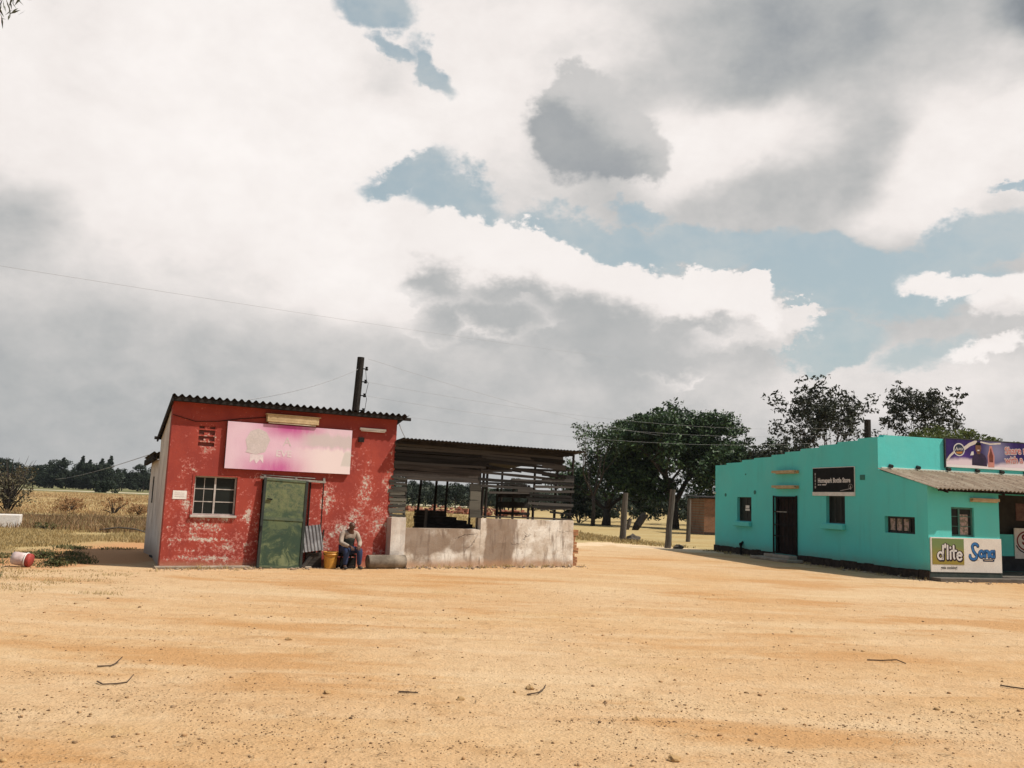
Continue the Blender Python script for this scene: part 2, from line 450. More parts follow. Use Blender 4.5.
RUTS = [(9.2, .05, .012), (10.75, .055, .012), (12.6, -.03, .010), (14.1, -.025, .010), (7.55, .11, -.008), (8.9, .12, -.008), (15.6, .02, .004), (11.6, .10, .016)]
def gz(x, y):
    """ground height: shallow ruts and hummocks, level where the buildings stand"""
    x = np.asarray(x, float); y = np.asarray(y, float)
    z = (vnoise(x, y, 3.1, 1) - .5) * .035 + (vnoise(x, y, .9, 2) - .5) * .014 + (vnoise(x, y, .33, 3) - .5) * .014
    for (c0, c1, c2) in RUTS:
        dd = y - (c0 + c1 * x + c2 * x * x) - (vnoise(x, y * 0, 2.5, 7) - .5) * .3
        z = z - .016 * np.exp(-(dd / .13) ** 2) + .007 * np.exp(-((np.abs(dd) - .26) / .09) ** 2)
    near = np.clip((17.5 - y) / 4, 0, 1)
    far = np.clip((y - 40) / 40, 0, 1) * (vnoise(x, y, 35, 5) - .5) * .5
    return z * near + far * (np.abs(x) < 1e5)
gx = np.concatenate([-np.geomspace(2400, 16, 40), np.arange(-15, 15.01, .16), np.geomspace(16, 2400, 40)])
gy = np.concatenate([-np.geomspace(2400, 6, 24), np.arange(-4, 4.5, .8), np.arange(5, 22, .14), np.geomspace(22.2, 2400, 90)])
GX, GY = np.meshgrid(gx, gy)
V = np.stack([GX, GY, gz(GX, GY)], -1).reshape(-1, 3)
n0, n1 = len(gy), len(gx)
I = np.arange(n0 * n1).reshape(n0, n1)
Fq = np.stack([I[:-1, :-1], I[:-1, 1:], I[1:, 1:], I[1:, :-1]], -1).reshape(-1, 4)

def ground_mat(g, p):
    x, y, z = g.sep(p)
    fc = g.n('ShaderNodeFloatCurve'); cu = fc.mapping.curves[0]
    bx, by = BX, BY
    pts = [((a + 60) / 120, b / 60) for a, b in zip(bx, by)]
    cu.points[0].location = pts[0]; cu.points[1].location = pts[-1]
    for q in pts[1:-1]: cu.points.new(*q)
    for q in cu.points: q.handle_type = 'VECTOR'
    fc.mapping.update()
    g.nt.links.new(g.m('DIVIDE', g.m('ADD', x, 60.0), 120.0), fc.inputs['Value'])
    b = g.m('MULTIPLY', fc.outputs[0], 60.0)
    n1_ = g.noise(p, .55, 6, .6); n2 = g.noise(p, .16, 4, .55); n3 = g.noise(p, 2.4, 7, .62); fine = g.noise(p, 38, 4, .7)
    # wheel tracks: long bands running across the yard, slightly curved
    wob = g.v('ADD', p, g.scale(g.noise(p, .12, 2, .5, 0, True), 3.0))
    tr = g.noise(g.mapping(wob, (0, 0, 0), (0, 0, R(-7)), (.16, .85, 1)), 1.0, 7, .66)
    tr2 = g.noise(g.mapping(wob, (3, 9, 0), (0, 0, R(6)), (.30, 2.2, 1)), 1.0, 6, .66)
    mid = g.noise(p, 6.5, 8, .68); spk = g.noise(p, 85, 3, .7)
    sand = g.mix(g.rng(n2, .36, .62), (.510, .308, .148), (.548, .374, .216))
    sand = g.mix(g.m('MULTIPLY', g.rng(tr, .44, .68), .42), sand, (.60, .435, .255))
    sand = g.mix(g.m('MULTIPLY', g.rng(tr2, .56, .76), .35), sand, (.37, .20, .088))
    sand = g.mix(g.m('MULTIPLY', g.rng(n3, .52, .72), .50), sand, (.36, .21, .095))
    sand = g.mix(g.m('MULTIPLY', g.rng(n1_, .56, .74), .45), sand, (.45, .285, .115))
    sand = g.mix(g.m('MULTIPLY', g.rng(mid, .54, .70), .45), sand, (.32, .185, .085))
    sand = g.mix(g.m('MULTIPLY', g.rng(mid, .46, .34), .40), sand, (.60, .44, .265))
    rut = 0.0
    wx = g.m('MULTIPLY', g.m('SUBTRACT', g.noise(p, .45, 2, .5), .5), .5)
    for (c0, c1, c2) in RUTS:
        yc = g.m('ADD', g.m('ADD', g.m('MULTIPLY', x, c1), c0), g.m('MULTIPLY', g.m('MULTIPLY', x, x), c2))
        rut = g.m('MAXIMUM', rut, g.rng(g.m('ABSOLUTE', g.m('ADD', g.m('SUBTRACT', y, yc), wx)), .30, .06))
    rut = g.m('MULTIPLY', rut, g.rng(g.noise(p, .7, 5, .65), .38, .60))
    sand = g.mix(g.m('MULTIPLY', rut, .42), sand, (.62, .46, .29))
    worn = g.noise(g.mapping(p, (11, 3, 0), sca=(.22, .55, 1)), .9, 6, .62)
    sand = g.mix(g.m('MULTIPLY', g.rng(worn, .51, .64), .75), sand, (.45, .235, .09))
    sand = g.mix(g.m('MULTIPLY', g.rng(worn, .44, .32), .50), sand, (.60, .45, .275))
    litter = g.m('MULTIPLY', g.rng(g.noise(p, 14, 6, .72), .57, .64), g.rng(g.noise(p, .8, 5, .65), .46, .62))
    sand = g.mix(g.m('MULTIPLY', litter, .65), sand, (.22, .13, .06))
    sand = g.mix(g.rng(fine, .54, .70, 0, .5), sand, (.25, .145, .065))
    sand = g.mix(g.rng(spk, .60, .70, 0, .45), sand, (.18, .11, .055))
    sand = g.mix(g.rng(fine, .42, .28, 0, .35), sand, (.66, .47, .29))
    # grassland
    gr = g.noise(g.mapping(p, sca=(.25, .8, 1)), .5, 6, .6)
    straw = g.mix(g.rng(gr, .35, .65), (.38, .265, .115), (.42, .33, .165))
    straw = g.mix(g.rng(n3, .5, .75, 0, .6), straw, (.26, .19, .07))
    left = g.rng(x, -4.0, -9.0)
    # left: weedy margin, burnt strip and scrub before the golden field
    scrub = g.mix(g.rng(g.noise(p, 1.3, 6, .65), .42, .6), (.27, .175, .085), (.15, .125, .06))
    wig = g.m('MULTIPLY', g.m('SUBTRACT', gr, .5), 9.0)
    yy = g.m('ADD', y, wig)
    zone = g.m('MULTIPLY', left, g.m('MULTIPLY', g.rng(yy, 34, 36), g.rng(yy, 49, 47)))
    burnt = g.m('MULTIPLY', left, g.m('MULTIPLY', g.rng(g.m('ADD', y, g.m('MULTIPLY', wig, .2)), 45, 46), g.rng(g.m('ADD', y, g.m('MULTIPLY', wig, .2)), 50.5, 49.5)))
    mar = g.m('MULTIPLY', g.m('MULTIPLY', left, g.rng(yy, 24.5, 22)), g.rng(n3, .38, .55))
    straw = g.mix(zone, straw, scrub); patch = g.m('MULTIPLY', left, g.m('MULTIPLY', g.rng(y, 50, 56), g.rng(g.noise(g.mapping(p, sca=(.12, .07, 1)), 1.0, 5, .6), .50, .66)))
    straw = g.mix(g.m('MULTIPLY', patch, .6), straw, (.30, .17, .075))
    straw = g.mix(g.m('MULTIPLY', burnt, .85), straw, (.07, .045, .03))
    straw = g.mix(g.m('MULTIPLY', mar, .8), straw, (.12, .115, .05))
    soil = g.m('MULTIPLY', left, g.m('MULTIPLY', g.rng(x, -13.5, -11.2), g.rng(y, 30, 27)))
    straw = g.mix(soil, straw, (.47, .245, .115))
    far = g.rng(y, 150, 175)
    straw = g.mix(g.m('MULTIPLY', far, left), straw, (.17, .16, .075))
    road = g.m('MULTIPLY', left, g.m('MULTIPLY', g.rng(y, 184, 187), g.rng(y, 199, 196)))
    straw = g.mix(road, straw, (.62, .52, .40))
    edge = g.m('ADD', g.m('SUBTRACT', y, b), g.m('MULTIPLY', g.m('SUBTRACT', n1_, .5), 5.0))
    edge = g.m('ADD', edge, g.m('MULTIPLY', g.m('SUBTRACT', n3, .5), 2.5))
    c = g.mix(g.rng(edge, -.8, 1.0), sand, straw)
    # pale swept strip beyond the posts
    ps = g.m('MULTIPLY', g.rng(x, 1.0, 3.0), g.m('MULTIPLY', g.rng(edge, -3.2, -2.2), g.rng(edge, .6, -.4)))
    c = g.mix(g.m('MULTIPLY', ps, .75), c, (.68, .53, .36))
    peb = g.vor(p, 26.0); peb2 = g.vor(p, 9.0)
    h = g.m('ADD', g.m('MULTIPLY', g.noise(p, 5.5, 9, .68), 1.2), g.m('MULTIPLY', g.rng(peb, .0, .5, 1, 0), .22))
    h = g.m('ADD', h, g.m('MULTIPLY', tr2, .10)); h = g.m('ADD', h, g.m('MULTIPLY', mid, .5)); h = g.m('ADD', h, g.m('MULTIPLY', fine, .25))
    return dict(color=c, rough=.95, spec=.1, bump=(h, .75, .045))
gnd = arr_mesh('ground', V, Fq, mat('sand_and_grassland', ground_mat), smooth=True)
tag(gnd, kind='structure', label='sandy yard running into dry grassland')

# distant low rise beyond the far trees
def terrain_rise():
    mb = MB()
    xs = np.linspace(-900, 1400, 60)
    k = []
    for i, x in enumerate(xs):
        hh = 6 + 7 * float(vnoise(x, 0, 160, 8)) 
        k.append([mb.vert((x, 640, -3)), mb.vert((x, 700, hh)), mb.vert((x, 900, hh * .8)), mb.vert((x, 960, -3))])
    for a, b in zip(k, k[1:]):
        for j in range(3): mb.f.append([a[j], b[j], b[j + 1], a[j + 1]]); mb.mi.append(0)
    return mb.build('hills', simple('wooded_rise', (.035, .045, .028), (.06, .065, .04), .05, .95, .2, .4, .05), smooth=True)
tag(terrain_rise(), kind='structure', label='low wooded rise on the horizon')

# ------------------------------------------------------------------ grass, weeds and stones (uncountable cover)
def tufts(name, pts, h, blades, spread, m, width=.012, lean=.5, seed=1):
    r = np.random.default_rng(seed); n = len(pts); N = n * blades
    base = np.repeat(pts, blades, 0) + np.concatenate([r.normal(0, spread, (N, 2)), np.zeros((N, 1))], 1)
    H = np.repeat(h, blades) * r.uniform(.5, 1.1, N); a = r.uniform(0, 2 * PI, N); b = r.uniform(0, 2 * PI, N)
    le = r.uniform(0, lean, N) * H; w_ = width * (1 + H)
    dx = np.stack([np.cos(a), np.sin(a), 0 * a], 1) * w_[:, None]
    mid = base + np.stack([np.cos(b) * le * .35, np.sin(b) * le * .35, H * .62], 1)
    tip = base + np.stack([np.cos(b) * le, np.sin(b) * le, H], 1)
    Vv = np.stack([base - dx, base + dx, mid + dx * .7, tip, mid - dx * .7], 1).reshape(-1, 3)
    k = np.arange(N)[:, None] * 5
    F3 = np.concatenate([k + np.array([[0, 1, 2]]), k + np.array([[0, 2, 4]]), k + np.array([[4, 2, 3]])], 0)
    o = arr_mesh(name, Vv, F3, m); return o
def tint(name, cols, leaf=.25, rough=.7):
    def f(g, p):
        ri = g.n('ShaderNodeNewGeometry').outputs['Random Per Island']
        rp = g.n('ShaderNodeValToRGB', {0: ri}); e = rp.color_ramp.elements
        e[0].position = 0; e[0].color = (*cols[0], 1); e[1].position = 1; e[1].color = (*cols[-1], 1)
        for i, c in enumerate(cols[1:-1]):
            x = e.new((i + 1) / (len(cols) - 1)); x.color = (*c, 1)
        return dict(color=rp.outputs[0], rough=rough, spec=.2, leaf=leaf)
    return mat(name, f)
def scatter(n, f, seed):
    """n random points (x,y) accepted by mask f"""
    r = np.random.default_rng(seed); out = []
    while sum(map(len, out)) < n:
        p = f(r); out.append(p)
    return np.concatenate(out)[:n]
def on_ground(xy): return np.concatenate([xy, gz(xy[:, 0], xy[:, 1])[:, None]], 1)
def wedge(r, n, y0, y1, t0, t1, pw=1.0):
    """points seen between bearings t0..t1 (x/y) and depths y0..y1"""
    y = y0 * (y1 / y0) ** (r.uniform(0, 1, n) ** pw); t = r.uniform(t0, t1, n); return np.stack([t * y, y], 1)
def inside_building(p):
    c, s = math.cos(RA), math.sin(RA); x = (p[:, 0] - RO.x) * c + (p[:, 1] - RO.y) * s; y = -(p[:, 0] - RO.x) * s + (p[:, 1] - RO.y) * c
    a = (x > -1.2) & (x < 11.8) & (y > -1.0) & (y < 6.0)
    c, s = math.cos(TA), math.sin(TA); x = (p[:, 0] - TO.x) * c + (p[:, 1] - TO.y) * s; y = -(p[:, 0] - TO.x) * s + (p[:, 1] - TO.y) * c
    return a | ((x > -.4) & (y > -.6))
straw_m = tint('dry_straw', [(.33, .225, .09), (.42, .31, .14), (.48, .38, .20), (.26, .17, .07)])
gold_m = tint('golden_grass', [(.42, .27, .125), (.48, .33, .155), (.32, .19, .09), (.52, .39, .21), (.24, .13, .07)])
weed_m = tint('green_weed', [(.06, .08, .028), (.09, .11, .04), (.20, .16, .07), (.045, .065, .026), (.24, .17, .08)])
scrub_m = tint('brown_scrub', [(.24, .14, .07), (.34, .22, .11), (.15, .095, .055), (.26, .21, .085)])
def acc(y0, y1, t0, t1, cond, n=4000):
    def f(r):
        p = wedge(r, n, y0, y1, t0, t1)
        return p[cond(p) & ~inside_building(p)]
    return f
# golden field on the left and behind the stall
p = scatter(5200, acc(51, 165, -.66, -.36, lambda p: vnoise(p[:, 0], p[:, 1], 6, 4) > .25), 11)
tag(tufts('tall_dry_grass', on_ground(p), .10 + .34 * vnoise(p[:, 0], p[:, 1], 7, 6) ** 2, 5, .5, gold_m, .022, 1.1, 1), kind='stuff', label='tall golden grass of the far field', cat=None)
p = scatter(9000, acc(29, 120, -.25, .34, lambda p: (p[:, 1] > border(p[:, 0]) + .5) & (vnoise(p[:, 0], p[:, 1], 4, 4) > .35)), 12)
tag(tufts('dry_grass', on_ground(p), .10 + .22 * vnoise(p[:, 0], p[:, 1], 5, 6), 5, .25, straw_m, .018, .8, 2), kind='stuff', label='short dry grass beyond the yard')
p = scatter(5200, acc(20, 36, -.70, -.36, lambda p: (p[:, 1] > border(p[:, 0]) + 2.5) & ~((p[:, 0] > -13) & (p[:, 1] < 28)) & (vnoise(p[:, 0], p[:, 1], 2.2, 9) > .3)), 13)
tag(tufts('short_grass', on_ground(p), .06 + .12 * vnoise(p[:, 0], p[:, 1], 2, 6), 6, .12, straw_m, .010, .9, 3), kind='stuff', label='cropped dry grass left of the red shop')
p = scatter(1700, acc(33, 48.5, -.70, -.34, lambda p: vnoise(p[:, 0], p[:, 1], 2.6, 9) > .32), 14)
tag(tufts('brown_undergrowth', on_ground(p), .10 + .34 * vnoise(p[:, 0], p[:, 1], 1.7, 6), 8, .35, scrub_m, .012, 1.1, 4), kind='stuff', label='brown undergrowth before the golden field')
def weedzone(p):
    k = vnoise(p[:, 0], p[:, 1], 1.4, 21) * .45 + vnoise(p[:, 0], p[:, 1], .4, 22) * .55
    return (p[:, 1] > border(p[:, 0]) - .2) & (p[:, 1] < 25.5) & (p[:, 0] < -9.4) & (k > .47)
p = scatter(1500, acc(17, 26, -.72, -.42, weedzone), 15)
tag(tufts('green_weeds', on_ground(p), .02 + .12 * vnoise(p[:, 0], p[:, 1], .5, 6) ** 2, 7, .12, weed_m, .011, 1.6, 5), kind='stuff', label='low green weeds at the left edge of the yard')
p = scatter(500, acc(14.5, 18.6, -.70, -.42, lambda p: (vnoise(p[:, 0], p[:, 1], .5, 31) * .6 + vnoise(p[:, 0], p[:, 1], .15, 32) * .4 > .50)), 16)
tag(tufts('dry_stubble', on_ground(p), .015 + .05 * vnoise(p[:, 0], p[:, 1], .3, 6), 6, .10, straw_m, .005, 1.6, 6), kind='stuff', label='dry stubble scattered at the edge of the sand')

def stones(name, xy, size, m, seed):
    r = np.random.default_rng(seed); n = len(xy)
    ico = bmesh.new(); bmesh.ops.create_icosphere(ico, subdivisions=1, radius=1); ico.verts.ensure_lookup_table()
    bv = np.array([v.co[:] for v in ico.verts]); bf = np.array([[v.index for v in f.verts] for f in ico.faces]); ico.free()
    k = len(bv); s = size[:, None, None]
    Vv = bv[None] * r.uniform(.65, 1.25, (n, k, 1)) * s * np.stack([r.uniform(.7, 1.5, n), r.uniform(.7, 1.3, n), r.uniform(.45, .8, n)], 1)[:, None, :]
    a = r.uniform(0, 2 * PI, n); c, si = np.cos(a)[:, None], np.sin(a)[:, None]
    x = Vv[..., 0] * c - Vv[..., 1] * si; y = Vv[..., 0] * si + Vv[..., 1] * c
    z = gz(xy[:, 0], xy[:, 1])
    Vv = np.stack([x + xy[:, :1], y + xy[:, 1:2], Vv[..., 2] + z[:, None] + .25 * size[:, None]], -1).reshape(-1, 3)
    Ff = (bf[None] + (np.arange(n) * k)[:, None, None]).reshape(-1, 3)
    return arr_mesh(name, Vv, Ff, m)
stone_m = tint('clods_and_chips', [(.40, .24, .12), (.30, .17, .08), (.50, .34, .19), (.14, .085, .05), (.44, .28, .13)], leaf=0.0, rough=.95)
def nearf(r):
    p = wedge(r, 4000, 5.4, 19, -.68, .68); return p[vnoise(p[:, 0], p[:, 1] * 1.8, 1.7, 41) * .7 + vnoise(p[:, 0], p[:, 1], .5, 42) * .3 >.40]
p = scatter(11000, nearf, 17); sz = np.clip(np.random.default_rng(5).lognormal(-5.55, .6, len(p)), .002, .024)
tag(stones('gravel', p, sz, stone_m, 3), kind='stuff', label='loose clods and gravel strewn over the sand')

# straws, splinters and leaf bits lying flat on the sand
def bits(name, n, seed, l0, l1, w0, m):
    r = np.random.default_rng(seed)
    p = scatter(n, nearf, seed); a = r.normal(.1, .7, n); L_ = r.uniform(l0, l1, n)[:, None]; W2 = r.uniform(.6, 1.2, n)[:, None] * w0
    d = np.stack([np.cos(a), np.sin(a)], 1); q = np.stack([-d[:, 1], d[:, 0]], 1); bend = r.normal(0, .18, n)[:, None] * L_
    z = gz(p[:, 0], p[:, 1])[:, None] + .006; zz = z + r.uniform(0, .012, (n, 1))
    V = np.stack([np.concatenate([p - d * L_ - q * W2, z], 1), np.concatenate([p + q * (bend - W2), zz], 1), np.concatenate([p + d * L_, z], 1), np.concatenate([p + q * (bend + W2), zz], 1)], 1).reshape(-1, 3)
    return arr_mesh(name, V, np.arange(n * 4).reshape(-1, 4), m)
tag(bits('straw_litter', 900, 51, .02, .11, .0035, tint('litter_straws', [(.14, .085, .045), (.30, .20, .10), (.46, .35, .20), (.10, .06, .035)], 0.0, .9)), kind='stuff', label='straws and splinters littering the sand')
def near2(r):
    p = wedge(r, 4000, 5.6, 8.6, -.68, .68); return p[vnoise(p[:, 0], p[:, 1] * 2.2, 1.3, 61) > .60]
p = scatter(3500, near2, 19); tag(stones('dark_gravel', p, np.clip(np.random.default_rng(6).lognormal(-5.5, .45, len(p)), .002, .014), tint('dark_chips', [(.10, .06, .035), (.20, .12, .06), (.30, .19, .10)], 0.0, .95), 4), kind='stuff', label='patches of dark gravel in the foreground')

# crumbs of plaster, grit and dry weeds gathered along the wall feet
_r = np.random.default_rng(91)
def foot(fr, x0, x1, y0, n):
    x = _r.uniform(x0, x1, n); y = y0 - np.abs(_r.normal(0, .22, n)); return np.array([fr(a, b)[:2] for a, b in zip(x, y)])
def side(x):
    return lambda a, b: tf(b, a)                 # along the long left wall of the turquoise store
pf = np.concatenate([foot(rf, -.2, 5.4, -.20, 260), foot(rf, 5.3, 11.3, -.30, 520), foot(side(0), -.3, 12.5, -.06, 620), foot(tf, 0, 6, -.45, 160)])
tag(stones('wall_foot_rubble', pf, np.clip(_r.lognormal(-4.25, .6, len(pf)), .006, .07), tint('rubble_crumbs', [(.30, .20, .13), (.20, .13, .085), (.42, .33, .25), (.12, .085, .06)], 0.0, .95), 7), kind='stuff', label='crumbs of rubble and grit along the feet of the walls')
pf = np.concatenate([foot(rf, 6.0, 11.4, -.24, 60), foot(side(0), 0, 12.4, -.10, 90), foot(rf, -.4, 2.0, -.2, 25)])
tag(tufts('wall_foot_weeds', np.concatenate([pf, np.zeros((len(pf), 1))], 1), _r.uniform(.03, .13, len(pf)), 9, .05, straw_m, .006, 1.3, 8), kind='stuff', label='dry weeds growing along the feet of the walls')

# ------------------------------------------------------------------ materials
def red_paint(g, p):
    n = g.noise(p, 1.1, 6, .6); f = g.noise(p, 14, 7, .7); f2 = g.noise(g.mapping(p, (5, 1, 2)), 5.5, 8, .72)
    c = g.mix(g.rng(n, .35, .65), (.33, .053, .034), (.25, .037, .027))
    c = g.mix(g.rng(f2, .55, .7, 0, .5), c, (.24, .022, .02))
    streak = g.noise(g.mapping(p, sca=(6, 1, .5)), 1.4, 6, .6)
    c = g.mix(g.rng(streak, .56, .74, 0, .45), c, (.21, .035, .03))
    x, y, z = g.sep(p)
    def z_(cx, cz, rx, rz, k):
        return g.m('MULTIPLY', g.blob(p, (cx, 0, cz), (rx, 4, rz)), k)
    b = 0.0
    for a in ((.85, .9, .75, .35, .13), (.95, .64, 1.05, .08, .20), (1.0, .22, 1.15, .10, .19), (1.5, .45, .5, .2, .10), (.78, 2.85, .35, .6, .22), (1.1, 1.1, .8, .08, .16), (.45, 1.5, .25, .6, .16), (.45, 2.3, .45, .4, .16),
              (4.72, 1.95, .35, .8, .24), (5.3, 2.1, .3, .5, .18), (5.15, 1.2, .4, .6, .16), (4.5, 1.35, .4, .3, .16), (3.75, 1.75, .3, .6, .2), (4.2, .9, .8, .4, .16), (3.6, .6, .5, .5, .16), (5.4, 2.5, .15, 1.2, .2), (2.0, 2.1, .3, .2, .2), (1.85, 1.2, .12, .25, .25), (4.4, 2.6, 1.0, .5, .12)):
        b = g.m('MAXIMUM', b, z_(*a))
    f3 = g.noise(p, 34, 5, .7)
    low = g.m('ADD', g.m('MULTIPLY', g.rng(z, 2.5, .8), .055), .012)
    pk = g.m('ADD', g.m('ADD', g.m('ADD', g.m('MULTIPLY', f, .46), g.m('MULTIPLY', f3, .16)), g.m('MULTIPLY', f2, .40)), g.m('ADD', g.m('MULTIPLY', b, .50), low))
    peel = g.rng(pk, .634, .656)
    edge = g.m('MULTIPLY', g.rng(pk, .59, .622), g.rng(pk, .650, .622))
    under = g.mix(g.rng(g.noise(p, 22, 5, .7), .4, .6), (.62, .52, .45), (.38, .27, .22))
    under = g.mix(g.rng(f, .62, .7), under, (.70, .62, .56))
    c = g.mix(g.m('MULTIPLY', edge, .6), c, (.62, .22, .18))
    c = g.mix(peel, c, under)
    c = g.mix(g.m('MULTIPLY', g.rng(g.m('ADD', z, g.m('MULTIPLY', g.m('SUBTRACT', f2, .5), .25)), .22, .03), .65), c, (.40, .20, .12))
    h = g.m('SUBTRACT', g.m('MULTIPLY', g.noise(p, 9, 6, .6), .6), g.m('MULTIPLY', peel, .7))
    return dict(color=c, rough=.78, spec=.25, bump=(h, .55, .02))
M_red = mat('peeling_red_paint', red_paint)
def limewash(g, p):
    n = g.noise(p, 1.2, 7, .65); s = g.noise(g.mapping(p, sca=(3, 3, .5)), 1.6, 6, .65); f = g.noise(p, 26, 4, .7)
    x, y, z = g.sep(p)
    c = g.mix(g.rng(n, .35, .65), (.74, .69, .63), (.56, .50, .45))
    c = g.mix(g.rng(s, .52, .68, 0, .7), c, (.30, .245, .20))
    c = g.mix(g.m('MULTIPLY', g.rng(g.m('ADD', z, g.m('MULTIPLY', n, .7)), .9, .35), .7), c, (.26, .155, .095))
    return dict(color=c, rough=.9, spec=.15, bump=(g.m('ADD', n, g.m('MULTIPLY', f, .4)), .5, .02))
M_lime = mat('grey_limewash', limewash)
def stained_plaster(g, p):
    n = g.noise(p, 1.5, 8, .68); m_ = g.noise(g.mapping(p, (3, 7, 1)), .9, 7, .62); f = g.noise(p, 20, 5, .7)
    s = g.noise(g.mapping(p, (1, 1, 1), sca=(4, 4, .7)), 1.5, 6, .65)
    x, y, z = g.sep(p)
    c = g.mix(g.rng(n, .38, .6), (.72, .67, .60), (.50, .42, .34))
    wear = g.m('ADD', m_, g.m('MULTIPLY', g.rng(x, 8.05, 8.25), g.m('MULTIPLY', g.rng(x, 9.15, 8.9), .30)))
    wear = g.m('ADD', wear, g.m('MULTIPLY', g.m('MULTIPLY', g.rng(x, 7.95, 7.6), g.rng(z, .25, .5)), .16))
    wear = g.m('SUBTRACT', wear, g.m('MULTIPLY', g.rng(x, 9.1, 9.3), .12))
    c = g.mix(g.rng(wear, .52, .66, 0, .85), c, (.215, .15, .105))
    c = g.mix(g.rng(s, .52, .66, 0, .65), c, (.17, .12, .09))
    c = g.mix(g.rng(f, .58, .68, 0, .6), c, (.20, .14, .10)); c = g.mix(g.rng(g.noise(p, 6.5, 7, .7), .54, .66, 0, .5), c, (.30, .21, .15))
    c = g.mix(g.m('MULTIPLY', g.rng(g.m('ADD', z, g.m('MULTIPLY', m_, .4)), .46, .25), .75), c, (.40, .235, .135))
    cr = g.vor(g.v('ADD', p, g.scale(g.noise(p, 4, 5, .6, 0, True), .25)), .85, 'Distance', 'DISTANCE_TO_EDGE')
    crack = g.m('MULTIPLY', g.rng(cr, .006, .002), g.rng(g.noise(p, 1.1, 3, .5), .52, .6))
    c = g.mix(g.m('MULTIPLY', crack, .8), c, (.07, .05, .04))
    return dict(color=c, rough=.92, spec=.12, bump=(g.m('SUBTRACT', g.m('ADD', n, g.m('MULTIPLY', f, .35)), crack), .6, .025))
M_plaster = mat('stained_plaster', stained_plaster)
M_conc = simple('rough_concrete', (.42, .35, .275), (.27, .215, .165), 2.2, .92, .5, 18, .15)
M_iron_dark = simple('blackened_roof_iron', (.020, .018, .017), (.040, .033, .029), 3, .7, .3, 20, .3)
M_iron_grey = simple('grey_roof_iron', (.30, .30, .30), (.17, .15, .14), 3, .5, .2, 20, .5, .4)
M_wood = simple('weathered_boards', (.021, .019, .018), (.008, .0075, .007), 3, .85, .5, 22, .15, stretch=(.35, 3, 6), island=(.085, .078, .072))
M_wood_tan = simple('brown_boards', (.062, .052, .045), (.028, .024, .022), 3, .85, .5, 22, .15, stretch=(.35, 3, 6))
M_wood_mid = simple('grey_green_boards', (.060, .055, .046), (.026, .024, .021), 3, .85, .5, 22, .15, stretch=(.35, 3, 6), island=(.15, .14, .115))
M_char = simple('charred_timber', (.018, .016, .015), (.035, .03, .027), 4, .9, .5, 20, .1)
M_post = simple('grey_post_wood', (.15, .125, .105), (.075, .062, .05), 3, .88, .6, 14, .15, stretch=(5, 5, .5))
M_pole = simple('tarred_pole_wood', (.020, .017, .015), (.036, .030, .026), 3, .85, .5, 14, .15, stretch=(5, 5, .5))
M_frame = simple('chalky_white_paint', (.50, .46, .42), (.36, .31, .28), 8, .7, .3, 30)
M_white = simple('dull_white', (.78, .75, .70), (.66, .62, .57), 5, .6, .15, 40)
M_cream = simple('sunburnt_timber', (.56, .42, .24), (.42, .30, .16), 5, .7, .3, 30)
M_black = simple('soot_black_metal', (.008, .008, .008), (.018, .016, .015), 6, .7, .2, 30, .1)
def glass_f(g, p):
    n = g.noise(p, 3.0, 4, .6)
    return dict(color=g.mix(n, (.008, .010, .009), (.022, .025, .023)), rough=.35, spec=.12)
M_glass = mat('dusty_window_glass', glass_f)
M_dark_room = simple('unlit_interior', (.03, .027, .025), (.05, .045, .04), 2, .95, .1, 9)
def door_green(g, p):
    n = g.noise(p, 2.6, 9, .70, .6); f = g.noise(p, 11, 7, .72); s = g.noise(g.mapping(p, sca=(1.2, 1, 3)), 2.2, 6, .65)
    x, y, z = g.sep(p)
    c = g.mix(g.rng(n, .42, .58), (.028, .056, .030), (.105, .130, .055))
    c = g.mix(g.m('MULTIPLY', g.rng(s, .52, .66), .8), c, (.020, .046, .038))
    c = g.mix(g.m('MULTIPLY', g.m('MULTIPLY', g.rng(z, 1.15, 1.5), g.rng(f, .35, .6)), .65), c, (.17, .175, .080))
    c = g.mix(g.m('MULTIPLY', g.rng(z, .95, .35), g.rng(n, .50, .62, 0, .8)), c, (.22, .24, .115))
    c = g.mix(g.m('MULTIPLY', g.rng(z, 1.2, 1.0), g.rng(n, .60, .42, .25, .75)), c, (.022, .045, .026))
    c = g.mix(g.rng(f, .58, .68, 0, .75), c, (.03, .035, .022)); c = g.mix(g.rng(f, .40, .30, 0, .5), c, (.20, .21, .11))
    return dict(color=c, rough=.6, spec=.35, bump=(g.m('ADD', n, g.m('MULTIPLY', f, .3)), .35, .015))
M_green = mat('flaking_green_sheet_steel', door_green)
